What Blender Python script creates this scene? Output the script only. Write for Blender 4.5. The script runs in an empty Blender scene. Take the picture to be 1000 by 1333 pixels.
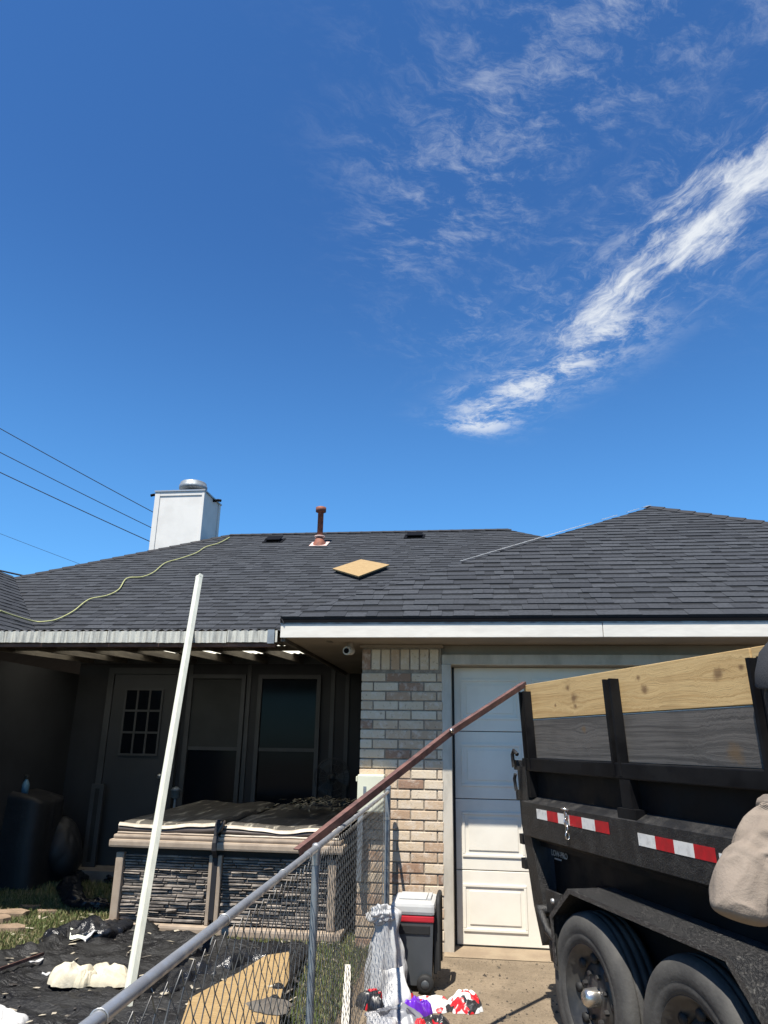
import bpy, bmesh, math, random
import numpy as np
from mathutils import Vector, Matrix, noise
random.seed(7)
scene = bpy.context.scene
COL = scene.collection

# ---------------------------------------------------------------- camera
F_PX = 950.0
PSI, PIT, ROL, CAM_H = math.radians(7.5), math.radians(17.7), math.radians(0.95), 1.5
_fw = np.array([-math.sin(PSI)*math.cos(PIT), math.cos(PSI)*math.cos(PIT), math.sin(PIT)])
_r0 = np.array([math.cos(PSI), math.sin(PSI), 0.0])
_u0 = np.cross(_r0, _fw)
_rt = _r0*math.cos(ROL) + _u0*math.sin(ROL)
_up = _u0*math.cos(ROL) - _r0*math.sin(ROL)
CAMP = np.array([0.0, 0.0, CAM_H])
def ray(x, y): return _fw + _rt*(x-500)/F_PX - _up*(y-666.5)/F_PX
def atY(x, y, Y): d = ray(x, y); return Vector(CAMP + d*(Y/d[1]))
def atZ(x, y, z=0.0): d = ray(x, y); return Vector(CAMP + d*((z-CAM_H)/d[2]))
def atP(x, y, p0, n):
    d = ray(x, y); n = np.array(n, float)
    return Vector(CAMP + d*(np.dot(np.array(p0)-CAMP, n)/np.dot(d, n)))
def atD(x, y, dep):
    d = ray(x, y); h = _fw[:2]/np.hypot(*_fw[:2]); return Vector(CAMP + d*(dep/np.dot(d[:2], h)))

cam_d = bpy.data.cameras.new('camera'); cam = bpy.data.objects.new('camera', cam_d); COL.objects.link(cam)
cam_d.sensor_fit = 'HORIZONTAL'; cam_d.sensor_width = 36.0; cam_d.lens = 36.0*F_PX/1000.0
cam_d.clip_start = 0.05; cam_d.clip_end = 3000
m = Matrix.Identity(4)
for i in range(3):
    m[i][0] = _rt[i]; m[i][1] = _up[i]; m[i][2] = -_fw[i]; m[i][3] = CAMP[i]
cam.matrix_world = m
scene.camera = cam

# ---------------------------------------------------------------- sun, sky, exposure
SUN = Vector((-0.36, -1.0, 2.35)).normalized()
sun_d = bpy.data.lights.new('sun', 'SUN'); sun_d.energy = 5.0; sun_d.angle = math.radians(0.5); sun_d.color = (1.0, 0.945, 0.85)
sun = bpy.data.objects.new('sun', sun_d); COL.objects.link(sun)
sun.rotation_euler = SUN.to_track_quat('Z', 'Y').to_euler(); sun.location = SUN*30

world = bpy.data.worlds.new('World'); scene.world = world; world.use_nodes = True
nt = world.node_tree; nt.nodes.clear()
class N:
    """tiny node-graph helper"""
    def __init__(s, t): s.t = t
    def new(s, k, **kw):
        n = s.t.nodes.new(k)
        for a, v in kw.items(): setattr(n, a, v)
        return n
    def lk(s, a, b): s.t.links.new(a, b)
    def put(s, v, sock):
        if hasattr(v, 'is_output'): s.lk(v, sock)
        else: sock.default_value = v
    def math(s, op, a, b=0.0, c=None, clamp=False):
        n = s.new('ShaderNodeMath', operation=op, use_clamp=clamp); s.put(a, n.inputs[0]); s.put(b, n.inputs[1])
        if c is not None: s.put(c, n.inputs[2])
        return n.outputs[0]
    def mix(s, f, a, b, blend='MIX'):
        n = s.new('ShaderNodeMix', data_type='RGBA', blend_type=blend)
        s.put(f, n.inputs[0]); s.put(a, n.inputs[6]); s.put(b, n.inputs[7]); return n.outputs[2]
    def ss(s, v, a, b, lo=0.0, hi=1.0):
        n = s.new('ShaderNodeMapRange', interpolation_type='SMOOTHSTEP')
        s.put(v, n.inputs[0]); n.inputs[1].default_value = a; n.inputs[2].default_value = b
        n.inputs[3].default_value = lo; n.inputs[4].default_value = hi; return n.outputs[0]
    def noise(s, vec, scale, detail=4, rough=0.55, dist=0.0):
        n = s.new('ShaderNodeTexNoise'); s.put(vec, n.inputs['Vector']); n.inputs['Scale'].default_value = scale
        n.inputs['Detail'].default_value = detail; n.inputs['Roughness'].default_value = rough; n.inputs['Distortion'].default_value = dist
        return n.outputs[0], n.outputs[1]
    def comb(s, x, y, z):
        n = s.new('ShaderNodeCombineXYZ'); s.put(x, n.inputs[0]); s.put(y, n.inputs[1]); s.put(z, n.inputs[2]); return n.outputs[0]
    def mapv(s, vec, scale=(1,1,1), loc=(0,0,0), rot=(0,0,0)):
        n = s.new('ShaderNodeMapping'); s.lk(vec, n.inputs[0]); n.inputs[1].default_value = loc; n.inputs[2].default_value = rot; n.inputs[3].default_value = scale
        return n.outputs[0]
g = N(nt)
sky = g.new('ShaderNodeTexSky', sky_type='NISHITA')
sky.sun_disc = False; sky.sun_elevation = math.asin(SUN.z); sky.sun_rotation = math.atan2(SUN.x, SUN.y)
sky.altitude = 0; sky.air_density = 1.0; sky.dust_density = 0.0; sky.ozone_density = 4.0
tc = g.new('ShaderNodeTexCoord'); sp = g.new('ShaderNodeSeparateXYZ'); g.lk(tc.outputs['Generated'], sp.inputs[0])
zc = g.math('MAXIMUM', sp.outputs[2], 0.06)
cx = g.math('DIVIDE', sp.outputs[0], zc); cy = g.math('DIVIDE', sp.outputs[1], zc)
def skyp(x, y): d = ray(x, y); return np.array([d[0]/d[2], d[1]/d[2]])
def streak(A, B, w0, w1):
    """soft band from pixel direction A to B on a flat cloud deck"""
    a, b = skyp(*A), skyp(*B); L = float(np.linalg.norm(b-a)); e = (b-a)/L; q = np.array([-e[1], e[0]])
    t = g.math('ADD', g.math('MULTIPLY', g.math('SUBTRACT', cx, float(a[0])), float(e[0]/L)), g.math('MULTIPLY', g.math('SUBTRACT', cy, float(a[1])), float(e[1]/L)))
    n = g.math('ADD', g.math('MULTIPLY', g.math('SUBTRACT', cx, float(a[0])), float(q[0])), g.math('MULTIPLY', g.math('SUBTRACT', cy, float(a[1])), float(q[1])))
    return t, n, L
def band(A, B, w0, w1, wob=0.0, fade=(0.75, 1.05)):
    t, n, L = streak(A, B, w0, w1)
    w = g.math('MULTIPLY_ADD', t, w1-w0, w0); w = g.math('MAXIMUM', w, 0.02)
    nn = g.math('ADD', n, g.math('MULTIPLY', g.math('SUBTRACT', warpv, 0.5), wob))
    r = g.math('DIVIDE', nn, w); r2 = g.math('MULTIPLY', r, r)
    m_ = g.math('POWER', 2.718, g.math('MULTIPLY', r2, -1.0))
    return g.math('MULTIPLY', m_, g.ss(t, fade[0], fade[1], 1.0, 0.0))
cvec = g.comb(cx, cy, 0.0)
warpv, warpc = g.noise(cvec, 2.2, 5, 0.6)
wv = g.new('ShaderNodeVectorMath', operation='MULTIPLY_ADD'); g.lk(warpc, wv.inputs[0]); wv.inputs[1].default_value = (0.22, 0.22, 0.0); g.lk(cvec, wv.inputs[2])
A_, B_ = skyp(1000, 230), skyp(640, 530); ang = math.atan2(B_[1]-A_[1], B_[0]-A_[0])
stv = g.mapv(wv.outputs[0], (1, 1, 1), rot=(0, 0, -ang))
fine, _ = g.noise(g.mapv(stv, (1.5, 4.6, 1)), 3.4, 12, 0.70, 0.15)
fine2, _ = g.noise(g.mapv(stv, (4.0, 2.2, 1), rot=(0, 0, 0.5)), 3.6, 12, 0.74, 0.12)
hole, _ = g.noise(g.mapv(wv.outputs[0], (1, 1, 1), loc=(3.1, 1.7, 0)), 6.0, 12, 0.72, 0.2)
nz1 = g.math('SUBTRACT', g.math('ADD', g.math('MULTIPLY', fine, 0.85), g.math('MULTIPLY', hole, 0.55)), 0.2)
mk1 = band((1010, 208), (630, 540), 0.088, 0.105, 0.16, (0.88, 1.10))
mk1w = band((1010, 215), (630, 530), 0.17, 0.17, 0.30, (0.9, 1.15))
mk2 = band((785, 10), (520, 350), 0.25, 0.14, 0.30, (0.7, 1.3))
mk3 = band((960, 250), (600, 480), 0.30, 0.26, 0.40, (0.8, 1.2))
t1_ = streak((1010, 208), (630, 540), 1, 1)[0]
nzc = g.math('ADD', nz1, g.ss(t1_, 0.0, 0.75, 0.24, 0.0))
val = g.math('ADD', g.math('ADD', nz1, g.math('MULTIPLY', mk1, 0.29)), g.ss(t1_, 0.0, 0.7, 0.08, -0.02))
d1 = g.math('MULTIPLY', g.math('MULTIPLY', g.ss(val, 0.64, 1.0), g.ss(mk1, 0.0, 0.35)), g.ss(t1_, 0.50, 0.78, 1.0, 0.0))
d1w = g.math('MULTIPLY', g.math('MULTIPLY', g.ss(fine, 0.46, 0.78), mk1w), 0.55)
mkt = band((850, 405), (600, 560), 0.10, 0.125, 0.26, (0.92, 1.08)); tt_ = streak((850, 405), (600, 560), 1, 1)[0]
dt = g.math('MULTIPLY', g.math('MULTIPLY', g.ss(g.math('ADD', g.math('MULTIPLY', hole, 0.7), g.math('MULTIPLY', fine2, 0.3)), 0.43, 0.60), mkt), g.ss(tt_, -0.1, 0.15))
d1 = g.math('MAXIMUM', g.math('MAXIMUM', d1, d1w), g.math('MULTIPLY', dt, 0.9))
d2 = g.math('MULTIPLY', g.math('MULTIPLY', g.ss(fine2, 0.44, 0.80), mk2), 0.48)
d3 = g.math('MULTIPLY', g.math('MULTIPLY', g.ss(fine2, 0.46, 0.80), mk3), 0.38)
dens = g.math('MAXIMUM', g.math('MAXIMUM', d1, d2), d3)
dens = g.math('MULTIPLY', dens, 0.92, clamp=True)
skyc = g.mix(1.0, sky.outputs[0], (0.60, 1.12, 1.62, 1), 'MULTIPLY')
lowf = g.ss(sp.outputs[2], 0.28, 0.66, 1.34, 1.0)      # clear-day brightening towards the horizon, the same all round
skyc = g.mix(1.0, skyc, g.comb(lowf, lowf, g.math('MULTIPLY_ADD', lowf, 0.6, 0.4)), 'MULTIPLY')
cl = g.mix(dens, skyc, (9.2, 9.6, 10.0, 1))
bg = g.new('ShaderNodeBackground'); g.lk(cl, bg.inputs[0]); bg.inputs[1].default_value = 0.05
wo = g.new('ShaderNodeOutputWorld'); g.lk(bg.outputs[0], wo.inputs[0])

scene.view_settings.view_transform = 'Standard'; scene.view_settings.look = 'None'
scene.view_settings.exposure = 0.95; scene.view_settings.gamma = 1.0; scene.view_settings.use_curve_mapping = False
scene.render.engine = 'CYCLES'; scene.cycles.max_bounces = 6; scene.cycles.use_denoising = True

# ---------------------------------------------------------------- materials
MATS = {}
def base(name):
    mt = bpy.data.materials.new(name); mt.use_nodes = True; t = mt.node_tree; t.nodes.clear()
    h = N(t); b = h.new('ShaderNodeBsdfPrincipled'); o = h.new('ShaderNodeOutputMaterial'); h.lk(b.outputs[0], o.inputs[0])
    MATS[name] = mt; return mt, h, b
def c4(c): return (c[0], c[1], c[2], 1.0)
def M(name, col, col2=None, rough=0.6, scale=6.0, stretch=(1,1,1), detail=6, bump=0.0, bscale=80.0, metal=0.0, spec=0.4, lo=0.35, hi=0.65, rvar=0.0, bstretch=(1,1,1), bdist=0.01):
    mt, h, b = base(name)
    tcn = h.new('ShaderNodeTexCoord'); v = tcn.outputs['Object']
    f, _ = h.noise(h.mapv(v, stretch), scale, detail, 0.6)
    f = h.ss(f, lo, hi)
    if col2 is None: col2 = tuple(c*0.72 for c in col)
    h.lk(h.mix(f, c4(col), c4(col2)), b.inputs['Base Color'])
    if rvar: h.lk(h.math('ADD', h.math('MULTIPLY', f, rvar), rough), b.inputs['Roughness'])
    else: b.inputs['Roughness'].default_value = rough
    b.inputs['Metallic'].default_value = metal; b.inputs['Specular IOR Level'].default_value = spec
    if bump:
        f2, _ = h.noise(h.mapv(v, bstretch), bscale, 5, 0.6)
        bn = h.new('ShaderNodeBump'); bn.inputs['Strength'].default_value = bump; bn.inputs['Distance'].default_value = bdist
        h.lk(f2, bn.inputs['Height']); h.lk(bn.outputs[0], b.inputs['Normal'])
    return mt
def wood(name, c1, c2, knot, axis=0, grain=22.0, rough=0.75, knots=()):
    """sawn plank, grain along local x; knots = (x, z, size) where the plank shows them"""
    mt, h, b = base(name)
    v = h.new('ShaderNodeTexCoord').outputs['Object']; sv = h.new('ShaderNodeSeparateXYZ'); h.lk(v, sv.inputs[0])
    ks = None; push = None; kn, _ = h.noise(v, 22, 4, 0.7)
    for (kx, kz, kr) in knots:
        dx = h.math('MULTIPLY', h.math('SUBTRACT', sv.outputs[0], kx), 0.75); dz = h.math('SUBTRACT', sv.outputs[2], kz)
        d = h.math('MULTIPLY', h.math('SQRT', h.math('ADD', h.math('MULTIPLY', dx, dx), h.math('MULTIPLY', dz, dz))), h.math('MULTIPLY_ADD', kn, 2.2, -0.1))
        k = h.ss(d, kr*0.15, kr*1.1, 1.0, 0.0); p = h.math('MULTIPLY', h.ss(d, 0.0, kr*4.5, 1.0, 0.0), h.math('SIGN', dz))
        ks = k if ks is None else h.math('MAXIMUM', ks, k); push = p if push is None else h.math('ADD', push, p)
    z = sv.outputs[2]
    if push is not None: z = h.math('SUBTRACT', z, h.math('MULTIPLY', push, 0.022))
    low, _ = h.noise(h.comb(h.math('MULTIPLY', sv.outputs[0], 0.9), sv.outputs[1], h.math('MULTIPLY', z, 3.0)), 1.4, 2, 0.5)
    z2 = h.math('ADD', z, h.math('MULTIPLY', low, 0.05))
    f, _ = h.noise(h.comb(h.math('MULTIPLY', sv.outputs[0], 0.55), h.math('MULTIPLY', sv.outputs[1], 8.0), h.math('MULTIPLY', z2, grain*1.9)), 1.6, 5, 0.6)
    f2, _ = h.noise(h.comb(h.math('MULTIPLY', sv.outputs[0], 2.5), sv.outputs[1], h.math('MULTIPLY', z2, grain*9)), 1.5, 4, 0.65)
    blot, _ = h.noise(v, 3.5, 4, 0.6)
    c = h.mix(h.ss(f, 0.38, 0.66), c4(c1), c4(c2))
    c = h.mix(h.math('MULTIPLY', h.ss(f2, 0.50, 0.70), 0.55), c, c4(tuple(x*0.36 for x in c1)))
    c = h.mix(h.math('MULTIPLY', h.ss(blot, 0.5, 0.75), 0.30), c, c4(tuple(x*0.6 for x in c2)))
    if ks is not None: c = h.mix(h.math('MULTIPLY', ks, 0.72), c, c4(knot))
    h.lk(c, b.inputs['Base Color']); b.inputs['Roughness'].default_value = rough; b.inputs['Specular IOR Level'].default_value = 0.2
    bn = h.new('ShaderNodeBump'); bn.inputs['Strength'].default_value = 0.4; bn.inputs['Distance'].default_value = 0.003
    h.lk(f2, bn.inputs['Height']); h.lk(bn.outputs[0], b.inputs['Normal'])
    return mt
def random_ramp(name, stops, rough=0.85, bump=0.4, bscale=90, blotch=0.35):
    """colour by object: each brick / piece takes its own colour"""
    mt, h, b = base(name)
    oi = h.new('ShaderNodeObjectInfo'); rp = h.new('ShaderNodeValToRGB'); rp.color_ramp.interpolation = 'LINEAR'
    el = rp.color_ramp.elements
    while len(el) < len(stops): el.new(0.5)
    for e_, (p, c) in zip(el, stops): e_.position = p; e_.color = c4(c)
    h.lk(oi.outputs['Random'], rp.inputs[0])
    v = h.new('ShaderNodeTexCoord').outputs['Object']
    ofs = h.new('ShaderNodeVectorMath', operation='ADD'); h.lk(v, ofs.inputs[0]); h.lk(h.comb(h.math('MULTIPLY', oi.outputs['Random'], 37.0), h.math('MULTIPLY', oi.outputs['Random'], 91.0), 0.0), ofs.inputs[1])
    f, _ = h.noise(ofs.outputs[0], 18, 6, 0.65)
    c = h.mix(h.math('MULTIPLY', h.ss(f, 0.45, 0.7), blotch), rp.outputs[0], (0.62, 0.56, 0.48, 1))
    f3, _ = h.noise(ofs.outputs[0], 45, 4, 0.6)
    c = h.mix(h.math('MULTIPLY', h.ss(f3, 0.58, 0.72), 0.5), c, (0.08, 0.055, 0.045, 1))
    h.lk(c, b.inputs['Base Color']); b.inputs['Roughness'].default_value = rough; b.inputs['Specular IOR Level'].default_value = 0.2
    f2, _ = h.noise(ofs.outputs[0], bscale, 4, 0.6)
    bn = h.new('ShaderNodeBump'); bn.inputs['Strength'].default_value = bump; bn.inputs['Distance'].default_value = 0.006
    h.lk(f2, bn.inputs['Height']); h.lk(bn.outputs[0], b.inputs['Normal'])
    return mt
def shingle_mat():
    mt, h, b = base('shingle')
    at = h.new('ShaderNodeVertexColor', layer_name='Col')
    uv = h.new('ShaderNodeUVMap', uv_map='UVMap'); sx = h.new('ShaderNodeSeparateXYZ'); h.lk(uv.outputs[0], sx.inputs[0])
    geo = h.new('ShaderNodeNewGeometry')
    f, _ = h.noise(geo.outputs['Position'], 260, 3, 0.7); f2, _ = h.noise(geo.outputs['Position'], 0.8, 4, 0.6)
    c = h.mix(h.ss(f, 0.3, 0.7, 0.0, 0.6), at.outputs[0], (0.048, 0.052, 0.060, 1))
    c = h.mix(h.ss(f2, 0.4, 0.65, 0.0, 0.35), c, (0.034, 0.036, 0.040, 1))
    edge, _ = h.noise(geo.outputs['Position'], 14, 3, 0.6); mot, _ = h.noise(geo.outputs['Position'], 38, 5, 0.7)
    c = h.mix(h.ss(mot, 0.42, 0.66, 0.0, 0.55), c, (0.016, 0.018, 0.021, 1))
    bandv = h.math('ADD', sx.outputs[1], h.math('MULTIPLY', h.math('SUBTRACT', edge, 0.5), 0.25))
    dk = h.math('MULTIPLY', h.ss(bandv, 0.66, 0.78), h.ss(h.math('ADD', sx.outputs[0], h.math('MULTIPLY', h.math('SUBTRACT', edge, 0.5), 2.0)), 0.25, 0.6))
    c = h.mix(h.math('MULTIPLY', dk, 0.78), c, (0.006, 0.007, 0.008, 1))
    h.lk(c, b.inputs['Base Color']); b.inputs['Roughness'].default_value = 0.9; b.inputs['Specular IOR Level'].default_value = 0.25
    bn = h.new('ShaderNodeBump'); bn.inputs['Strength'].default_value = 0.5; bn.inputs['Distance'].default_value = 0.003
    h.lk(f, bn.inputs['Height']); h.lk(bn.outputs[0], b.inputs['Normal'])
    return mt
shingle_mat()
M('roof_deck', (0.024, 0.025, 0.029), rough=0.9)
M('white_trim', (0.64, 0.61, 0.545), (0.58, 0.55, 0.49), rough=0.6, scale=5, stretch=(1,1,4), bump=0.25, bscale=30, bstretch=(0.3,1,1), bdist=0.004)
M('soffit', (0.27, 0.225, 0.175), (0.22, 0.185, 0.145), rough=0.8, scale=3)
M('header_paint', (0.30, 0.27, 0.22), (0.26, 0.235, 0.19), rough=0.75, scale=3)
M('door_paint', (0.72, 0.68, 0.59), (0.63, 0.59, 0.51), rough=0.55, scale=3.2, detail=9, lo=0.35, hi=0.8, bump=0.06, bscale=120)
M('seal_black', (0.015, 0.015, 0.015), rough=0.7)
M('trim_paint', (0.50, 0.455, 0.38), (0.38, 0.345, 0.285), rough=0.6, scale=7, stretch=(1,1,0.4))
M('mortar', (0.29, 0.245, 0.19), (0.19, 0.16, 0.125), rough=0.95, scale=30, bump=0.4)
random_ramp('brick', [(0.0, (0.52, 0.41, 0.285)), (0.24, (0.58, 0.485, 0.36)), (0.5, (0.50, 0.375, 0.255)), (0.74, (0.42, 0.30, 0.20)), (0.92, (0.34, 0.215, 0.14)), (1.0, (0.20, 0.125, 0.09))], blotch=0.5)
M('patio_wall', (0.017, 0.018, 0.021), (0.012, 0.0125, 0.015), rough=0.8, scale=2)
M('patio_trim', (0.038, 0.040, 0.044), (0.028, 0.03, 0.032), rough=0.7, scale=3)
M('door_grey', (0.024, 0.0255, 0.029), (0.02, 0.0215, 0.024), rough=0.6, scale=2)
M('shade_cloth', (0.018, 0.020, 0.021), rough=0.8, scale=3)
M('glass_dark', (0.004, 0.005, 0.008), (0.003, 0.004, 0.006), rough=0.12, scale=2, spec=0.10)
M('rafter', (0.12, 0.105, 0.085), (0.07, 0.06, 0.05), rough=0.85, scale=3, stretch=(8,1,8))
M('beam_red', (0.16, 0.085, 0.06), (0.09, 0.05, 0.04), rough=0.85, scale=6)
M('corrugated', (0.48, 0.475, 0.42), (0.22, 0.22, 0.20), rough=0.6, scale=16, stretch=(3,1,0.25), lo=0.40, hi=0.72, bump=0.2)
M('corrugated_blue', (0.17, 0.18, 0.19), (0.10, 0.11, 0.115), rough=0.5, scale=9, stretch=(2,1,0.3))
M('sheet_metal_dark', (0.16, 0.15, 0.135), (0.11, 0.105, 0.095), rough=0.6, scale=4)
def translucent(name, col, tr):
    mt, h, b = base(name); b.inputs['Base Color'].default_value = c4(col); b.inputs['Roughness'].default_value = 0.5
    t_ = h.new('ShaderNodeBsdfTranslucent'); t_.inputs[0].default_value = c4(col)
    mx = h.new('ShaderNodeMixShader'); mx.inputs[0].default_value = tr
    out = [n for n in h.t.nodes if n.type == 'OUTPUT_MATERIAL'][0]
    h.lk(b.outputs[0], mx.inputs[1]); h.lk(t_.outputs[0], mx.inputs[2]); h.lk(mx.outputs[0], out.inputs[0]); return mt
translucent('fibreglass', (0.80, 0.76, 0.62), 0.85)
M('siding_white', (0.60, 0.585, 0.55), (0.55, 0.535, 0.50), rough=0.6, scale=3, bump=0.15, bscale=25, bstretch=(1,1,0.15))
M('galv', (0.46, 0.46, 0.45), (0.30, 0.30, 0.30), rough=0.34, scale=22, metal=0.7, rvar=0.2)
M('galv_dull', (0.26, 0.29, 0.31), (0.18, 0.20, 0.22), rough=0.5, scale=14, metal=0.55, rvar=0.15)
M('wire', (0.22, 0.22, 0.215), (0.13, 0.125, 0.12), rough=0.5, scale=20, metal=0.5)
M('rust_pipe', (0.25, 0.085, 0.05), (0.13, 0.05, 0.035), rough=0.7, scale=12)
M('rust_bar', (0.14, 0.068, 0.052), (0.07, 0.036, 0.03), rough=0.6, scale=14, stretch=(1,1,1), bump=0.2)
M('lead_flash', (0.55, 0.40, 0.35), (0.45, 0.33, 0.3), rough=0.6)
M('vent_black', (0.004, 0.004, 0.005), rough=0.7, spec=0.08)
M('underlay', (0.62, 0.60, 0.56), rough=0.8)
M('plywood', (0.31, 0.215, 0.10), (0.25, 0.165, 0.072), rough=0.8, scale=14, stretch=(1,6,1), bump=0.2)
M('rope_yellow', (0.36, 0.36, 0.16), (0.28, 0.29, 0.13), rough=0.8, scale=40)
M('cable', (0.02, 0.025, 0.035), rough=0.6)
M('box_beige', (0.60, 0.60, 0.47), (0.55, 0.55, 0.43), rough=0.5, scale=4)
wood('board_new', (0.56, 0.39, 0.185), (0.44, 0.285, 0.125), (0.10, 0.05, 0.028), knots=((0.62,1.83,.022),(0.68,1.77,.035),(0.69,1.725,.018),(1.33,1.83,.018),(1.37,1.77,.028),(1.90,1.80,.034),(2.04,1.815,.016),(0.45,1.74,.012)))
wood('board_grey', (0.115, 0.106, 0.097), (0.062, 0.058, 0.054), (0.13, 0.085, 0.045), knots=((1.92,1.49,.05),(0.75,1.60,.025)))
M('black_paint', (0.0045, 0.0045, 0.0055), (0.008, 0.008, 0.0085), rough=0.42, scale=5, spec=0.16, rvar=0.25, bump=0.05, bscale=40)
M('black_dusty', (0.010, 0.010, 0.0105), (0.034, 0.032, 0.029), rough=0.42, scale=14, lo=0.35, hi=0.8, spec=0.4, rvar=0.2, bump=0.9, bscale=110, bdist=0.006)
M('bedliner', (0.012, 0.012, 0.0125), (0.10, 0.097, 0.09), rough=0.32, scale=75, lo=0.50, hi=0.72, spec=0.5, rvar=0.3, bump=1.0, bscale=170, bdist=0.012)  # paler specks are glints painted into the coating's colour
M('tape_red', (0.42, 0.012, 0.018), (0.30, 0.015, 0.018), rough=0.4, scale=24)
M('tape_white', (0.62, 0.61, 0.58), (0.44, 0.43, 0.41), rough=0.4, scale=26, lo=0.45, hi=0.75, stretch=(1,1,1))
M('decal', (0.34, 0.34, 0.33), rough=0.6, scale=60)
M('tyre', (0.060, 0.058, 0.054), (0.035, 0.034, 0.033), rough=0.8, scale=7, bump=0.25, bscale=60)
M('rim_black', (0.02, 0.02, 0.021), (0.045, 0.043, 0.04), rough=0.4, scale=12)
M('chrome', (0.6, 0.58, 0.55), (0.45, 0.42, 0.38), rough=0.25, metal=0.9, scale=18)
M('tub_tan', (0.33, 0.265, 0.20), (0.26, 0.205, 0.155), rough=0.6, scale=8, bump=0.15, bscale=200)
M('tub_stone', (0.27, 0.235, 0.20), (0.11, 0.095, 0.083), rough=0.8, scale=9, stretch=(1,1,3), bump=0.6, bscale=40, bdist=0.01)
M('cover_brown', (0.090, 0.068, 0.055), (0.060, 0.046, 0.038), rough=0.42, scale=3, spec=0.5)
M('cover_sun_streaks', (0.055, 0.050, 0.043), (0.32, 0.295, 0.24), rough=0.45, scale=2.6, stretch=(6.5,0.8,1), detail=8, lo=0.54, hi=0.68, bump=0.5, bscale=16, bdist=0.02)  # pale streaks put wrinkle reflections and sun stripes into the vinyl's colour
M('cover_skirt', (0.46, 0.40, 0.32), (0.28, 0.24, 0.19), rough=0.5, scale=7)
M('strap', (0.016, 0.016, 0.02), rough=0.7)
M('tarp', (0.008, 0.008, 0.009), (0.014, 0.014, 0.014), rough=0.34, scale=6, spec=0.28, rvar=0.3, bump=1.0, bscale=24, bstretch=(0.6,1.5,1), bdist=0.02)
M('plastic_black', (0.008, 0.009, 0.012), (0.014, 0.015, 0.018), rough=0.22, scale=6, spec=0.45, bump=0.5, bscale=25, bdist=0.02)
M('cloth_cream', (0.50, 0.455, 0.35), (0.42, 0.375, 0.275), rough=0.9, scale=7, bump=0.5, bscale=30, bdist=0.01)
M('plastic_white', (0.46, 0.455, 0.44), (0.36, 0.36, 0.365), rough=0.4, scale=6, bump=0.3, bscale=20, bdist=0.015)
M('paper', (0.72, 0.74, 0.62), (0.66, 0.68, 0.56), rough=0.7)
M('pvc_white', (0.56, 0.56, 0.47), (0.47, 0.48, 0.41), rough=0.45, scale=5, stretch=(4,4,0.6))
M('concrete', (0.20, 0.155, 0.105), (0.13, 0.10, 0.066), rough=0.9, scale=2.6, detail=12, bump=0.5, bscale=130, bdist=0.006)
M('threshold', (0.25, 0.195, 0.13), (0.20, 0.15, 0.10), rough=0.9, scale=5, detail=10, bump=0.3)
def concrete_mat():
    mt = MATS['concrete']; h = N(mt.node_tree); b = [n for n in mt.node_tree.nodes if n.type == 'BSDF_PRINCIPLED'][0]
    src = b.inputs['Base Color'].links[0].from_socket; v = h.new('ShaderNodeTexCoord').outputs['Object']
    f, _ = h.noise(v, 45, 6, 0.7); f2, _ = h.noise(v, 14, 8, 0.7); f3, _ = h.noise(v, 120, 3, 0.6)
    c = h.mix(h.math('MULTIPLY', h.ss(f, 0.52, 0.66), 0.75), src, (0.06, 0.043, 0.028, 1))
    c = h.mix(h.math('MULTIPLY', h.ss(f2, 0.5, 0.7), 0.45), c, (0.09, 0.065, 0.043, 1))
    c = h.mix(h.math('MULTIPLY', h.ss(f3, 0.56, 0.68), 0.6), c, (0.34, 0.26, 0.18, 1))
    h.lk(c, b.inputs['Base Color'])
concrete_mat()
M('slab', (0.16, 0.145, 0.125), (0.10, 0.09, 0.08), rough=0.9, scale=3)
M('soil', (0.17, 0.125, 0.085), (0.10, 0.078, 0.05), rough=0.95, scale=2.5, detail=10, bump=0.8, bscale=40, bdist=0.02)
M('turf', (0.06, 0.07, 0.028), (0.09, 0.075, 0.045), rough=0.95, scale=3, detail=10)
M('pebble', (0.16, 0.13, 0.09), (0.04, 0.032, 0.025), rough=0.9, scale=3)
M('debris', (0.035, 0.03, 0.027), (0.34, 0.30, 0.23), rough=0.8, scale=3.5, lo=0.45, hi=0.55)
M('litter', (0.36, 0.32, 0.22), (0.14, 0.115, 0.08), rough=0.8, scale=12)
M('rock_tan', (0.23, 0.165, 0.115), (0.16, 0.115, 0.078), rough=0.9, scale=9, bump=0.5, bscale=30)
M('cooler_grey', (0.055, 0.06, 0.065), (0.045, 0.05, 0.054), rough=0.45, scale=5)
M('cooler_lid', (0.44, 0.44, 0.425), (0.39, 0.39, 0.38), rough=0.45, scale=5)
M('cooler_red', (0.42, 0.02, 0.03), rough=0.4)
M('bag_red', (0.62, 0.02, 0.03), (0.5, 0.015, 0.02), rough=0.3)
M('bag_purple', (0.13, 0.025, 0.42), (0.09, 0.015, 0.32), rough=0.3, scale=10)
def printed(name, cols, scale, th):
    mt, h, b = base(name); v = h.new('ShaderNodeTexCoord').outputs['Object']; c = c4(cols[0])
    for i, cc in enumerate(cols[1:]):
        f, _ = h.noise(h.mapv(v, (1,1,1), loc=(i*3.3, i*7.1, i*1.9)), scale*(1+.35*i), 2, 0.4); c = h.mix(h.ss(f, th, th+.015), c, c4(cc))
    h.lk(c, b.inputs['Base Color']); b.inputs['Roughness'].default_value = 0.35
printed('bag_print', [(0.62,0.61,0.59), (0.02,0.02,0.022), (0.48,0.015,0.02)], 9, 0.58)
printed('bag_black_print', [(0.02,0.02,0.022), (0.40,0.39,0.38), (0.42,0.012,0.02)], 8, 0.62)
printed('bag_grey_print', [(0.16,0.165,0.18), (0.46,0.45,0.44), (0.05,0.05,0.055)], 7, 0.55)
M('bag_grey', (0.20, 0.21, 0.23), (0.12, 0.125, 0.14), rough=0.4)
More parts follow.
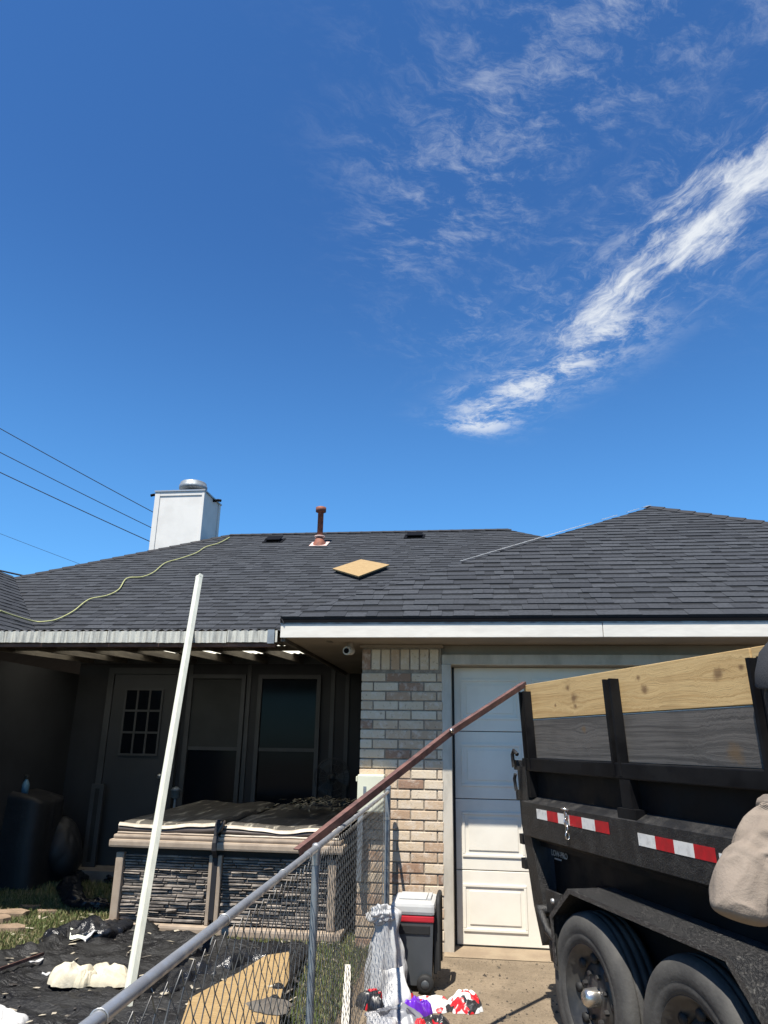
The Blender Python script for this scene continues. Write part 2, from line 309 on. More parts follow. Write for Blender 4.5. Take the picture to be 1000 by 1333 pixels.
M('sweatshirt', (0.22, 0.18, 0.145), (0.18, 0.147, 0.117), rough=0.95, scale=9, bump=0.6, bscale=160, bdist=0.003, spec=0.15)
M('cap_grey', (0.026, 0.027, 0.031), (0.019, 0.020, 0.023), rough=0.9, scale=8, bump=0.3, bscale=200)
M('hair_black', (0.008, 0.007, 0.006), rough=0.6, bump=0.5, bscale=60)
M('skin', (0.36, 0.20, 0.13), (0.32, 0.17, 0.11), rough=0.55, scale=9)
M('jeans', (0.05, 0.065, 0.10), (0.035, 0.045, 0.07), rough=0.9, scale=7, bump=0.3)
M('shoe', (0.03, 0.028, 0.026), rough=0.7)
M('bottle_blue', (0.10, 0.20, 0.28), rough=0.3)
M('grill_cover', (0.012, 0.012, 0.014), rough=0.6, scale=4, bump=0.3, bscale=10, bdist=0.02)
M('fan_dark', (0.02, 0.02, 0.022), rough=0.5)
M('eye_white', (0.7, 0.68, 0.65), rough=0.3)
def grass_mat():
    mt, h, b = base('grass')
    at = h.new('ShaderNodeVertexColor', layer_name='Col'); h.lk(at.outputs[0], b.inputs['Base Color'])
    b.inputs['Roughness'].default_value = 0.6; b.inputs['Specular IOR Level'].default_value = 0.3
grass_mat()

# ---------------------------------------------------------------- mesh helpers
class MB:
    """collects geometry for ONE mesh object; xf maps every point"""
    def __init__(s, xf=None): s.v = []; s.f = []; s.sm = []; s.xf = xf
    def add(s, vs, fs, smooth=False):
        o = len(s.v)
        s.v += [tuple(s.xf(Vector(p)) if s.xf else p) for p in vs]
        s.f += [tuple(i+o for i in f) for f in fs]; s.sm += [smooth]*len(fs); return s
    def box(s, a, b, bev=0.0):
        x0, y0, z0 = (min(p, q) for p, q in zip(a, b)); x1, y1, z1 = (max(p, q) for p, q in zip(a, b))
        if bev <= 0:
            return s.add([(x0,y0,z0),(x1,y0,z0),(x1,y1,z0),(x0,y1,z0),(x0,y0,z1),(x1,y0,z1),(x1,y1,z1),(x0,y1,z1)],
                         [(0,3,2,1),(4,5,6,7),(0,1,5,4),(1,2,6,5),(2,3,7,6),(3,0,4,7)])
        bm = bmesh.new(); bmesh.ops.create_cube(bm, size=1.0)
        for v in bm.verts: v.co = Vector(((x0+x1)/2+v.co.x*(x1-x0), (y0+y1)/2+v.co.y*(y1-y0), (z0+z1)/2+v.co.z*(z1-z0)))
        bmesh.ops.bevel(bm, geom=bm.edges[:], offset=min(bev, 0.45*min(x1-x0, y1-y0, z1-z0)), segments=2, affect='EDGES', profile=0.6)
        bm.verts.index_update(); s.add([v.co.copy() for v in bm.verts], [[v.index for v in f.verts] for f in bm.faces]); bm.free(); return s
    def prism(s, poly, n, smooth=False):
        """poly: list of 3D points (one planar loop); n: extrusion vector"""
        k = len(poly); P = [Vector(p) for p in poly]; Q = [p+Vector(n) for p in P]
        return s.add(P+Q, [tuple(range(k-1, -1, -1)), tuple(range(k, 2*k))] + [(i, (i+1) % k, k+(i+1) % k, k+i) for i in range(k)], smooth)
    def tube(s, pts, r, seg=8, cap=True):
        pts = [Vector(p) for p in pts]; n = len(pts); rs = r if isinstance(r, (list, tuple)) else [r]*n
        vs = []; ref = None
        for i, p in enumerate(pts):
            t = (pts[min(i+1, n-1)]-pts[max(i-1, 0)]).normalized()
            if ref is None: ref = Vector((0,0,1)) if abs(t.z) < 0.9 else Vector((1,0,0))
            a = (ref - t*ref.dot(t)); a = a.normalized() if a.length > 1e-5 else t.orthogonal().normalized()
            ref = a; b = t.cross(a)
            vs += [p + (a*math.cos(2*math.pi*k/seg) + b*math.sin(2*math.pi*k/seg))*rs[i] for k in range(seg)]
        fs = [(i*seg+k, i*seg+(k+1) % seg, (i+1)*seg+(k+1) % seg, (i+1)*seg+k) for i in range(n-1) for k in range(seg)]
        s.add(vs, fs, True)
        if cap: s.add(vs[:seg], [tuple(range(seg-1, -1, -1))]); s.add(vs[-seg:], [tuple(range(seg))])
        return s
    def lathe(s, prof, origin, axis='z', seg=32, smooth=True, a0=0.0):
        """prof: list of (radius, height) along the axis"""
        o = Vector(origin); vs = []
        for r, hgt in prof:
            for k in range(seg):
                a = a0+2*math.pi*k/seg; c, d = r*math.cos(a), r*math.sin(a)
                vs.append(o + Vector({'z': (c, d, hgt), 'y': (c, hgt, d), 'x': (hgt, c, d)}[axis]))
        n = len(prof)
        return s.add(vs, [(i*seg+k, i*seg+(k+1) % seg, (i+1)*seg+(k+1) % seg, (i+1)*seg+k) for i in range(n-1) for k in range(seg)], smooth)
    def grid(s, nu, nv, fn, smooth=True):
        vs = [fn(i/nu, j/nv) for j in range(nv+1) for i in range(nu+1)]
        return s.add(vs, [(j*(nu+1)+i, j*(nu+1)+i+1, (j+1)*(nu+1)+i+1, (j+1)*(nu+1)+i) for j in range(nv) for i in range(nu)], smooth)
    def mesh(s, name, mat):
        me = bpy.data.meshes.new(name); me.from_pydata(s.v, [], s.f)
        me.polygons.foreach_set('use_smooth', s.sm)
        bm = bmesh.new(); bm.from_mesh(me); bmesh.ops.recalc_face_normals(bm, faces=bm.faces[:]); bm.to_mesh(me); bm.free()
        if mat: me.materials.append(MATS[mat])
        me.update(); return me
    def build(s, name, mat, parent=None, kind=None):
        return link(name, s.mesh(name, mat), parent, kind)
def link(name, me, parent=None, kind=None):
    o = bpy.data.objects.new(name, me); COL.objects.link(o)
    if parent: o.parent = parent
    if kind: o['kind'] = kind
    return o
def tag(o, label, cat, group=None):
    o['label'] = label; o['category'] = cat
    if group: o['group'] = group
    return o
def thing(name, label, cat, loc=(0,0,0), rz=0.0, group=None):
    o = bpy.data.objects.new(name, None); COL.objects.link(o); o.location = loc; o.rotation_euler = (0, 0, rz); o.empty_display_size = 0.2
    return tag(o, label, cat, group)
def local(root):
    """world point -> local coordinates of a thing (location + z rotation only)"""
    inv = (Matrix.Translation(root.location) @ Matrix.Rotation(root.rotation_euler.z, 4, 'Z')).inverted()
    return lambda p: inv @ Vector(p)
def struct(o): o['kind'] = 'structure'; return o

# ================================================================ SETTING
o = MB().add([(-400,-400,-0.03),(400,-400,-0.03),(400,400,-0.03),(-400,400,-0.03)], [(0,1,2,3)]).build('ground', 'soil'); struct(o)
o = MB().add([(-9,-6,-0.012),(-0.80,-6,-0.012),(-0.93,6.5,-0.012),(-0.93,8.55,-0.012),(-9,8.55,-0.012)], [(0,1,2,3,4)]).build('lawn', 'turf'); struct(o)
dv = MB().box((-0.80,-12,-0.20), (7.0,6.56,0.0)).build('driveway', 'concrete'); struct(dv)
sl = MB().box((-5.1,8.55,-0.2), (-1.02,9.02,0.10)).build('patio_slab', 'slab'); struct(sl)

# ================================================================ HOUSE
HX = Vector((0.0, 9.0, 0.0))
house = thing('house', 'single-storey brick and siding house with charcoal shingle hip roofs', 'house', HX)
def H(): return MB(lambda p: p-HX)
YB, YD, YE = 6.31, 6.50, 5.88          # brick face, garage door face, eave line
ZS = 2.328                             # soffit height
# --- garage walls and soffit
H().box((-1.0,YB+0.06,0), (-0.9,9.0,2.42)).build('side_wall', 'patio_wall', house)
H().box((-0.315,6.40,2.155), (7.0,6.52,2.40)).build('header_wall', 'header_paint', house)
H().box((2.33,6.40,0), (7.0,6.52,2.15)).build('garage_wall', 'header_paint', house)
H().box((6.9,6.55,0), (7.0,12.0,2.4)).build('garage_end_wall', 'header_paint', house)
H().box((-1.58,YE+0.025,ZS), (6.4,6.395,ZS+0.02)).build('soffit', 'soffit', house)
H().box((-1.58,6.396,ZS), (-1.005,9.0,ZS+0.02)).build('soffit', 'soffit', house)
H().box((-1.62,YE+0.03,2.30), (-1.585,8.9,2.44)).build('side_fascia', 'rafter', house)
H().box((-1.02,YB-0.02,2.30), (-0.30,YB+0.06,ZS-0.003)).build('frieze_board', 'soffit', house)
# --- brick pier: a mortar core with each brick a piece of its own
bw = H().box((-0.995,YB+0.008,0), (-0.318,YB+0.09,2.30)).build('brick_wall', 'mortar', house)
def brick_mesh(w, hgt, d=0.05):
    return MB().box((-w/2, -d/2, -hgt/2), (w/2, d/2, hgt/2), 0.005).mesh('brick', 'brick')
bm_full, bm_half, bm_q, bm_sold = brick_mesh(0.205, 0.066), brick_mesh(0.098, 0.066), brick_mesh(0.15, 0.066), brick_mesh(0.072, 0.17)
def put_brick(me, x, z):
    b = link('brick', me, bw); b.location = Vector((x, YB+0.025+random.uniform(-0.003, 0.003), z))-HX
    b.rotation_euler = (random.uniform(-0.008,0.008), random.uniform(-0.006,0.006), random.uniform(-0.008,0.008))
course = 0.0775; zc_ = 0.035; k = 0
while zc_ < 2.10:
    x0, x1 = -1.0, -0.315
    seq = [(bm_full, .205), (bm_full, .205), (bm_full, .205), (bm_half, .042)] if k % 2 == 0 else [(bm_half, .098), (bm_full, .205), (bm_full, .205), (bm_q, .15)]
    x = x0
    for me, w in seq:
        if x + w > x1+0.012: break
        if me is bm_half and w < .05:
            x += w; continue
        put_brick(me, x+w/2, zc_); x += w+0.0105
    if k % 2 == 0:
        b = link('brick', bm_half, bw); b.scale = (0.38, 1, 1); b.location = Vector((x1-0.02, YB+0.025, zc_))-HX
    zc_ += course; k += 1
for i in range(8): put_brick(bm_sold, -0.963+i*0.0835, 2.20)
# --- garage door
gd = H().box((-0.235,YD+0.03,0.02), (2.23,YD+0.06,2.17)).build('garage_door', 'seal_black', house)
def door_section(z0, z1):
    mb = H(); mb.box((-0.222,YD,z0+0.002), (2.215,YD+0.028,z1-0.004), 0.004)
    W = 2.437/4
    for c in range(4):
        a0 = -0.222+c*W+0.055; a1 = a0+W-0.11; b0, b1 = z0+0.095, z1-0.10
        for (i0, y0, y1) in ((0.0, -0.0085, 0.002), (0.05, -0.006, 0.002)):
            # embossed frame: outer rim then raised field
            x_0, x_1, z_0, z_1 = a0+i0, a1-i0, b0+i0, b1-i0; t = 0.022
            if i0 == 0.0:
                for (p, q, r_, s_) in ((x_0,x_1,z_1-t,z_1),(x_0,x_1,z_0,z_0+t),(x_0,x_0+t,z_0+t,z_1-t),(x_1-t,x_1,z_0+t,z_1-t)):
                    mb.prism([(p,YD+y0*0,r_),(q,YD+y0*0,r_),(q,YD,s_),(p,YD,s_)], (0,-0.001,0)) if False else mb.box((p,YD+y0,r_), (q,YD+y1,s_), 0.004)
            else: mb.box((x_0,YD+y0,z_0), (x_1,YD+y1,z_1), 0.0055)
    mb.build('panel', 'door_paint', gd)
for i in range(4): door_section(0.02+i*0.534, 0.02+(i+1)*0.534)
H().box((-0.20,YD+0.0,0.004), (2.22,YD+0.03,0.018)).build('door_seal', 'seal_black', gd)
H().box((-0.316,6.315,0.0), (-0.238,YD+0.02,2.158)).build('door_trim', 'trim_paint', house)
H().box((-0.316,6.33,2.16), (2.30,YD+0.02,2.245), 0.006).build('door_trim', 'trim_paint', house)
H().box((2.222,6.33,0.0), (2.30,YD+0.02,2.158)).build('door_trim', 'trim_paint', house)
H().box((-0.24,YD-0.012,0.02), (-0.218,YD+0.02,2.15)).build('weather_strip', 'seal_black', house)
o = MB().add([(-0.31,6.2,0.004),(2.3,6.2,0.004),(2.3,6.53,0.012),(-0.31,6.53,0.012)], [(0,1,2,3)]).build('threshold', 'threshold'); struct(o)
# --- fascia boards and drip edge
H().box((-1.62,YE,2.328), (0.965,YE+0.028,2.438), 0.003).build('fascia_board', 'white_trim', house)
H().box((0.969,YE,2.328), (6.45,YE+0.028,2.439), 0.003).build('fascia_board', 'white_trim', house)
H().box((-1.623,YE-0.004,2.439), (6.46,YE+0.03,2.450)).build('drip_edge_lip', 'galv_dull', house)
H().box((-1.623,YE-0.012,2.4505), (6.46,YE+0.03,2.485)).build('drip_edge', 'vent_black', house)

# --- roofs -------------------------------------------------------
PG = 0.54; cosg = 1/math.hypot(1, PG)
E0 = Vector((-1.62, YE-0.018, 2.490)); RG = 4.0
apex = E0 + Vector((RG, RG, PG*RG)); EL = 2*RG
P2Y, P2Z = 14.0, 5.575; RUN2 = (P2Z-2.6)/PG; Y2 = P2Y-RUN2
ridL, ridR = atY(300,698,P2Y), atY(662,688,P2Y); ridL.z = ridR.z = P2Z
n2 = Vector((0, -PG, 1)).normalized(); p2o = (0, P2Y, P2Z)
def onP2(x, y, lift=0.0): return atP(x, y, Vector(p2o)+Vector((0,0,lift)), (0,-PG,1))
V0 = onP2(47, 822); vdir = Vector((-0.88, 1.0, PG))
WP = PG/0.88; nW = Vector((WP, 0, 1)).normalized()
tv = 0.0
def proj(p):
    v = np.array(p)-CAMP; z = v@_fw; return 500+F_PX*(v@_rt)/z, 666.5-F_PX*(v@_up)/z
while proj(V0+vdir*tv)[1] > 751: tv += 0.02
Wr = V0 + vdir*tv                       # wing ridge height / x
Wx1 = V0.x + (V0.z-2.48)/WP; WY0 = 3.0
def slab(mb, pts, t=0.05):
    pts = [Vector(p) for p in pts]; n = (pts[1]-pts[0]).cross(pts[2]-pts[0]).normalized()
    if n.z < 0: pts.reverse(); n = -n
    mb.prism([p-n*0.004 for p in pts], -n*t)
roofG = H(); Gb = 13.5
slab(roofG, [E0, E0+Vector((EL,0,0)), apex])
slab(roofG, [E0, apex, Vector((apex.x, Gb, apex.z)), Vector((E0.x, 11.5, E0.z))])
slab(roofG, [E0+Vector((EL,0,0)), apex, Vector((apex.x, Gb, apex.z)), Vector((E0.x+EL, Gb, E0.z))])
roofG = roofG.build('garage_roof', 'roof_deck', house)
roofM = H(); eL, eR = Vector((ridL.x-RUN2, Y2, 2.6)), Vector((ridR.x+RUN2, Y2, 2.6)); Yb2 = P2Y+RUN2
bLk, bRk = Vector((eL.x, Yb2, 2.6)), Vector((eR.x, Yb2, 2.6))
slab(roofM, [eL, eR, ridR, ridL]); slab(roofM, [bLk, bRk, ridR, ridL]); slab(roofM, [eL, bLk, ridL]); slab(roofM, [eR, bRk, ridR])
roofM = roofM.build('main_roof', 'roof_deck', house)
roofW = H()
slab(roofW, [Vector((Wx1, WY0, 2.48)), Vector((Wx1, V0.y+(2.48-V0.z)/PG, 2.48)), Vector((Wr.x, Wr.y, Wr.z)), Vector((Wr.x, WY0, Wr.z))])
slab(roofW, [Vector((2*Wr.x-Wx1, WY0, 2.48)), Vector((2*Wr.x-Wx1, 11, 2.48)), Vector((Wr.x, Wr.y, Wr.z)), Vector((Wr.x, WY0, Wr.z))])
roofW = roofW.build('wing_roof', 'roof_deck', house)

EXP = 0.152
SH_COL = [(0.029,0.032,0.038), (0.044,0.048,0.055), (0.018,0.020,0.024), (0.035,0.039,0.045)]
SH_W = [0.09, 0.13, 0.17, 0.21, 0.27, 0.34]
def tab_geo(w, tooth, skewl=0.0, skewr=0.0, a0b=None):
    """four corners of the tab's top face plus its butt and side faces, in (a, b, h)"""
    hb = 0.008 + (0.003 if tooth else 0.0); ht = 0.001; B = EXP+0.012
    top = [(0,0,hb), (w,0,hb), (w+skewr,B,ht), (skewl,B,ht)]
    low = [(0,0,-0.002), (w,0,-0.002), (w+skewr,B,-0.002), (skewl,B,-0.002)]
    return top+low, [(0,1,2,3), (4,5,1,0), (5,6,2,1), (7,4,0,3)]
def add_attr(me, cols, uvs):
    ca = me.color_attributes.new('Col', 'FLOAT_COLOR', 'CORNER'); ca.data.foreach_set('color', [x for c in cols for x in (*c, 1.0)])
    uv = me.uv_layers.new(name='UVMap'); uv.data.foreach_set('uv', [x for u in uvs for x in u])
TABM = {}
def tab_mesh(wi, tooth, ci):
    key = (wi, tooth, ci)
    if key not in TABM:
        vs, fs = tab_geo(SH_W[wi], tooth); me = bpy.data.meshes.new('shingle'); me.from_pydata(vs, [], fs)
        cols, uvs = [], []
        for f in fs:
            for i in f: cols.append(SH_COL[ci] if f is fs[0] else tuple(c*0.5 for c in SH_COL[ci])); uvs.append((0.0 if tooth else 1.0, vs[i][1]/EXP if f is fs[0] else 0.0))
        add_attr(me, cols, uvs); me.materials.append(MATS['shingle']); TABM[key] = me
    return TABM[key]
n_single = [0]
def shingle_field(part, O, e, g_, lo_f, hi_f, blen, single=None):
    e, g_ = e.normalized(), g_.normalized(); n = e.cross(g_)
    if n.z < 0: n = -n
    V, Fc, C, U = [], [], [], []
    rows = int(blen/EXP)
    for r in range(rows+1):
        b0 = r*EXP; b1 = min(b0+EXP, blen)
        L0, R0, L1, R1 = lo_f(b0), hi_f(b0), lo_f(b1), hi_f(b1)
        if R0-L0 < 0.03: continue
        a = L0 - random.uniform(0, 0.2); tooth = random.random() < 0.5; rowtone = random.uniform(0.88, 1.12)
        while a < R0:
            wi = random.randrange(6); w = SH_W[wi]; ci = random.randrange(4)
            inside = a >= max(L0, L1) and a+w <= min(R0, R1)
            pos = O + e*a + g_*b0
            if single and inside and n_single[0] < 300 and single(pos):
                o_ = link('shingle', tab_mesh(wi, tooth, ci), part)
                mt = Matrix.Identity(4); p_ = pos - HX
                for i in range(3): mt[i][0], mt[i][1], mt[i][2], mt[i][3] = e[i], g_[i], n[i], p_[i]
                o_.matrix_basis = mt; n_single[0] += 1
            else:
                c0, c1 = max(a, L0), min(a+w, R0); d0, d1 = max(a, L1) if a > L0 else L1, min(a+w, R1) if a+w < R0 else R1
                d0 = min(max(d0, L1), R1); d1 = min(max(d1, L1), R1)
                if c1-c0 > 0.004:
                    vs, fs = tab_geo(c1-c0, tooth, d0-c0, d1-c1); base_i = len(V)
                    for (x, y, z) in vs: V.append(O + e*(c0+x) + g_*(b0+y*(1 if True else 1)) + n*z - HX)
                    for f in fs:
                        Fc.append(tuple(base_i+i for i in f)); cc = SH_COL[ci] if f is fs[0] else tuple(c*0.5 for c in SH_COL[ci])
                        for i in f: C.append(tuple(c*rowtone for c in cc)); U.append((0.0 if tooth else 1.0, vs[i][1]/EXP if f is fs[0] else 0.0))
            a += w + 0.002; tooth = not tooth if random.random() < 0.8 else tooth
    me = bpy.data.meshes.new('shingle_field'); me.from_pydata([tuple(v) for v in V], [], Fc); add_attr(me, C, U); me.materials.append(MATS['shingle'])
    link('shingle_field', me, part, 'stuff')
shingle_field(roofG, E0, Vector((1,0,0)), Vector((0,1,PG)), lambda b: b*cosg, lambda b: EL-b*cosg, RG/cosg,
              single=lambda p: -1.7 < p.x < 2.45)
sl2 = RUN2/cosg
def p2lo(b):
    y = Y2+b*cosg; t = y-V0.y; return max(eL.x+b*cosg, V0.x-0.88*t if t < tv else -99)
shingle_field(roofM, Vector((0, Y2, 2.6)), Vector((1,0,0)), Vector((0,1,PG)), p2lo, lambda b: min(eR.x-b*cosg, 3.0), sl2)
wg = Vector((-1,0,WP)).normalized(); wlen = (Wr.z-2.48)/wg.z
shingle_field(roofW, Vector((Wx1, WY0, 2.48)), Vector((0,1,0)), wg, lambda b: 0.0,
              lambda b: (V0.y+((2.48+b*wg.z)-V0.z)/PG) - WY0, wlen)
# hip / ridge edges: dark caps plus torn white underlay along the bare stretch of the garage hip
nl = Vector((0,-PG,1)).normalized()
def strip(p, q, w, lift, mat, name, par, side=Vector((1,0,0))):
    d = (q-p).normalized(); s_ = (side - d*side.dot(d)).normalized()
    up_ = d.cross(s_); up_ = up_ if up_.z > 0 else -up_
    H().prism([p+up_*lift-s_*w/2, p+up_*lift+s_*w/2, q+up_*lift+s_*w/2, q+up_*lift-s_*w/2], up_*0.006).build(name, mat, par)
hipd = apex-E0
def hip_caps(p, q, par, l=0.30):
    L = (q-p).length; n_ = int(L/0.22); d = (q-p)/n_
    mb = H()
    for i in range(n_):
        a = p+d*i; b = a+d*1.25; w = 0.10
        sd = Vector((d.y, -d.x, 0)).normalized()
        mb.add([a+sd*w-Vector((0,0,.020)), a+Vector((0,0,.034)), a-sd*w-Vector((0,0,.020)), b+sd*w-Vector((0,0,.032)), b+Vector((0,0,.018)), b-sd*w-Vector((0,0,.032))], [(0,1,4,3),(1,2,5,4),(0,2,1)])
    o_ = mb.build('hip_cap', None, par); o_.data.materials.append(MATS['roof_deck']); return o_
hip_caps(apex+Vector((EL-RG,-RG,-PG*RG)), apex, roofG)
hip_caps(ridL, ridR, roofM); hip_caps(eL, ridL, roofM)
for f0, f1, w in ((0.365,0.47,.022),(0.46,0.60,.035),(0.585,0.70,.040),(0.69,0.76,.026),(0.80,0.86,.022),(0.90,0.95,.02),(0.965,1.0,.035)):
    strip(E0+hipd*f0, E0+hipd*f1, w, 0.028, 'underlay', 'underlay_strip', roofG, Vector((1,-1,0)))
# --- things on the roof that belong to the house
vp = onP2(416, 709); vt = Vector((vp.x, vp.y, atY(416, 661, vp.y).z)); zr = vt.z-vp.z
pp = H().lathe([(0.055,-0.2),(0.055,zr-0.10),(0.058,zr-0.10),(0.10,zr-0.085),(0.10,zr),(0.085,zr+0.008),(0,zr+0.008)], vp, seg=20).build('vent_pipe', 'rust_pipe', house)
H().lathe([(0.058,0.17),(0.10,0.165),(0.10,0.145),(0.06,0.135)], vp, seg=20).build('storm_collar', 'lead_flash', pp)
H().lathe([(0.135,-0.06),(0.12,0.02),(0.075,0.12),(0.06,0.135)], vp, seg=20).build('flashing_cone', 'rust_pipe', pp)
gU = Vector((0,1,PG)).normalized()
def on_plane_box(c, hw, hl, lift0, t, mat, name, par, n=n2, bev=0.0):
    X = Vector((1,0,0)); mb = H()
    P_ = [c + X*a + gU*b + n*lift0 for a, b in ((-hw,-hl),(hw,-hl),(hw,hl),(-hw,hl))]
    return mb.prism(P_, n*t).build(name, mat, par)
on_plane_box(vp, 0.17, 0.16, 0.012, 0.006, 'lead_flash', 'flashing_plate', pp)
for px, py in ((357,704.5), (540,699)):
    c = onP2(px, py); rv = on_plane_box(c, 0.20, 0.16, 0.012, 0.006, 'vent_black', 'roof_vent', house)
    mb = H(); X = Vector((1,0,0))
    for (a, b, h0, h1) in ((0.12, 0.11, 0.016, 0.055),):
        lo_ = [c+X*sx*a+gU*sy*b+n2*h0 for sx, sy in ((-1,-1),(1,-1),(1,1),(-1,1))]
        hi_ = [c+X*sx*a*1.05+gU*(sy*b*1.0)+n2*h1 for sx, sy in ((-1,-1),(1,-1),(1,1),(-1,1))]
        mb.add(lo_+hi_, [(0,1,5,4),(1,2,6,5),(2,3,7,6),(3,0,4,7)])
        mb.prism([c+X*sx*(a+.03)+gU*sy*(b+.03)+n2*h1 for sx, sy in ((-1,-1),(1,-1),(1,1),(-1,1))], n2*0.014)
    mb.build('vent_hood', 'vent_black', rv)
# --- chimney
YC = 13.55; cl_ = atY(196,716,YC); cr_ = atY(253,708,YC); ct_ = atY(203,641,YC)
x0, x1, zt = cl_.x-0.01, cr_.x+0.10, ct_.z; dC = 0.95
ch = H().box((x0,YC,4.4), (x1,YC+dC,zt)).build('chimney', 'siding_white', house)
for (a, b, c, d) in ((x0-.02,x0+.085,YC-.018,YC+.05),(x1-.03,x1+.02,YC-.018,YC+.06),(x1-.05,x1+.018,YC+dC-.09,YC+dC+.018),(x0-.018,x0+.05,YC+dC-.09,YC+dC+.018)):
    H().box((a,c,4.4), (b,d,zt-0.002)).build('corner_board', 'siding_white', ch)
H().box((x0+.088,YC-.016,zt-.085), (x1-.033,YC-.001,zt-.002)).build('top_board', 'siding_white', ch)
H().box((x0-.035,YC-.035,zt+.001), (x1+.035,YC+dC+.035,zt+.03)).build('chase_cover', 'galv', ch)
cc = Vector((atY(251,632,YC+.2).x, YC+0.24, zt))
H().lathe([(0.16,0.02),(0.16,0.10),(0.27,0.10),(0.29,0.125),(0.29,0.19),(0.27,0.195),(0.27,0.25),(0.255,0.265),(0,0.28)], cc, seg=24).build('flue_cap', 'galv_dull', ch)
for sx, yy in ((x0-.10, YC+.1), (x1+.10, YC+.55)):
    H().tube([(sx-.07*(1 if sx < cc.x else -1), yy, zt-.03), (sx, yy, zt-.015), ((x0 if sx < cc.x else x1), yy, zt-.03)], 0.03, 8).build('bracket', 'vent_black', ch)

# --- patio: back wall, door, windows, cover
YW = 9.0
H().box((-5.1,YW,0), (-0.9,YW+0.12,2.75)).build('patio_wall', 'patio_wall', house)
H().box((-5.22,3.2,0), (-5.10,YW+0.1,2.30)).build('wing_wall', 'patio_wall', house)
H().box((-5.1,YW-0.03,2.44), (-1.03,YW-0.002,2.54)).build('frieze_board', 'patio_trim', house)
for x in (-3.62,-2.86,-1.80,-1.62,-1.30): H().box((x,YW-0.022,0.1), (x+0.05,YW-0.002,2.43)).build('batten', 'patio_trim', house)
def window(xa, xb, z0, zm, z1, upper):
    w = H(); t = 0.05
    for (a, b, c, d) in ((xa-t,xa,z0-t,z1+t),(xb,xb+t,z0-t,z1+t),(xa,xb,z1,z1+t),(xa,xb,z0-t,z0)): w.box((a,YW-0.05,c), (b,YW-0.001,d))
    w = w.build('window', 'patio_trim', house)
    H().box((xa+.002,YW-0.030,zm-0.02), (xb-.002,YW-0.002,zm+0.02)).build('meeting_rail', 'patio_trim', w)
    H().box((xa+.002,YW-0.020,zm+0.021), (xb-.002,YW-0.012,z1-.002)).build('pane', upper, w)
    H().box((xa+.002,YW-0.014,z0+.002), (xb-.002,YW-0.008,zm-0.021)).build('pane', 'glass_dark', w)
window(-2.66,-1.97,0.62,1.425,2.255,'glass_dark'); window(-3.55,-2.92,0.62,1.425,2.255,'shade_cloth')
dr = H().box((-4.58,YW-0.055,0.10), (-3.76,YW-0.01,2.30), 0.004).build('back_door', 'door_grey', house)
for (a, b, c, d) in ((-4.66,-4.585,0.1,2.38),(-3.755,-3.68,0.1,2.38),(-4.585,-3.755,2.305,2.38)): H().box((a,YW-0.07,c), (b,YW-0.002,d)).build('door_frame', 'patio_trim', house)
lx0, lx1, lz0, lz1 = -4.40, -3.92, 1.34, 2.115
fr = H()
for i in range(4):
    x = lx0+(lx1-lx0)*i/3; fr.box((x-.012,YW-0.075,lz0), (x+.012,YW-0.056,lz1)); z = lz0+(lz1-lz0)*i/3
for i in range(4):
    z = lz0+(lz1-lz0)*i/3; fr.box((lx0-.012,YW-0.078,z-.012), (lx1+.012,YW-0.0765,z+.012))
fr.build('muntin_frame', 'patio_trim', dr)
for i in range(3):
    for j in range(3):
        a = lx0+(lx1-lx0)*i/3+.013; c = lz0+(lz1-lz0)*j/3+.013
        H().box((a,YW-0.064,c), (a+(lx1-lx0)/3-.026,YW-0.0562,c+(lz1-lz0)/3-.026)).build('pane', 'glass_dark', dr)
H().lathe([(0.0,-0.06),(0.028,-0.055),(0.03,-0.035),(0.012,-0.02),(0.025,0)], (-3.84,YW-0.056,1.10), 'y', 14).build('door_knob', 'galv', dr)
sc_ = H().box((-1.26,YW-0.10,1.78), (-1.18,YW-0.002,1.98), 0.01).build('wall_lamp', 'patio_trim', house)
H().lathe([(0.0,0.0),(0.045,0.01),(0.04,0.10),(0.0,0.11)], (-1.22,YW-0.14,1.80), 'z', 12).build('lamp_glass', 'trim_paint', sc_)
# patio cover
def zc(y): return 2.405 + 0.040*(y-6.0)
pc = H().box((-5.05,6.02,2.272), (-1.70,6.07,2.30)).build('patio_cover', 'beam_red', house)
x = -5.05; i = 0
while x < -1.70:
    w = random.choice([0.45, 0.62, 0.62, 0.16]); xe = min(x+w, -1.675); nseg = max(6, int((xe-x)/0.0085))
    mt = 'corrugated_blue' if w < 0.2 else 'corrugated'; dy = random.uniform(-.004, .004); zz = random.uniform(-.003, .003)
    H().grid(nseg, 3, lambda u, v: (x+(xe-x)*u, 5.995+dy+0.007*math.sin(2*math.pi*(x+(xe-x)*u)/0.072), 2.304+zz+v*0.098)).build('corrugated_panel', mt, pc)
    x = xe+0.003
def sheet(y0, y1, mat, dz):
    H().grid(380, 4, lambda u, v: (-5.60+4.53*u, y0+(y1-y0)*v, dz+zc(y0+(y1-y0)*v)+0.007*math.sin(2*math.pi*(4.53*u)/0.072))).build('roof_sheet', mat, pc)
sheet(6.0, 7.42, 'sheet_metal_dark', .006); sheet(7.36, 8.46, 'fibreglass', 0.0); sheet(8.40, 8.995, 'sheet_metal_dark', .006)
for i in range(9):
    x = -4.95+i*0.46
    H().prism([(x,6.07,zc(6.07)-.012),(x,8.97,zc(8.97)-.012),(x,8.97,zc(8.97)-.085),(x,6.07,zc(6.07)-.085)], (0.04,0,0)).build('rafter', 'rafter', pc)
for y in (7.30,): H().box((-5.04,y,zc(y)-.060), (-1.10,y+.035,zc(y)-.0125)).build('purlin', 'rafter', pc)
for x in (-1.71,): H().box((x-.05,5.985,2.295), (x+.01,6.02,2.41)).build('end_plate', 'galv_dull', pc)
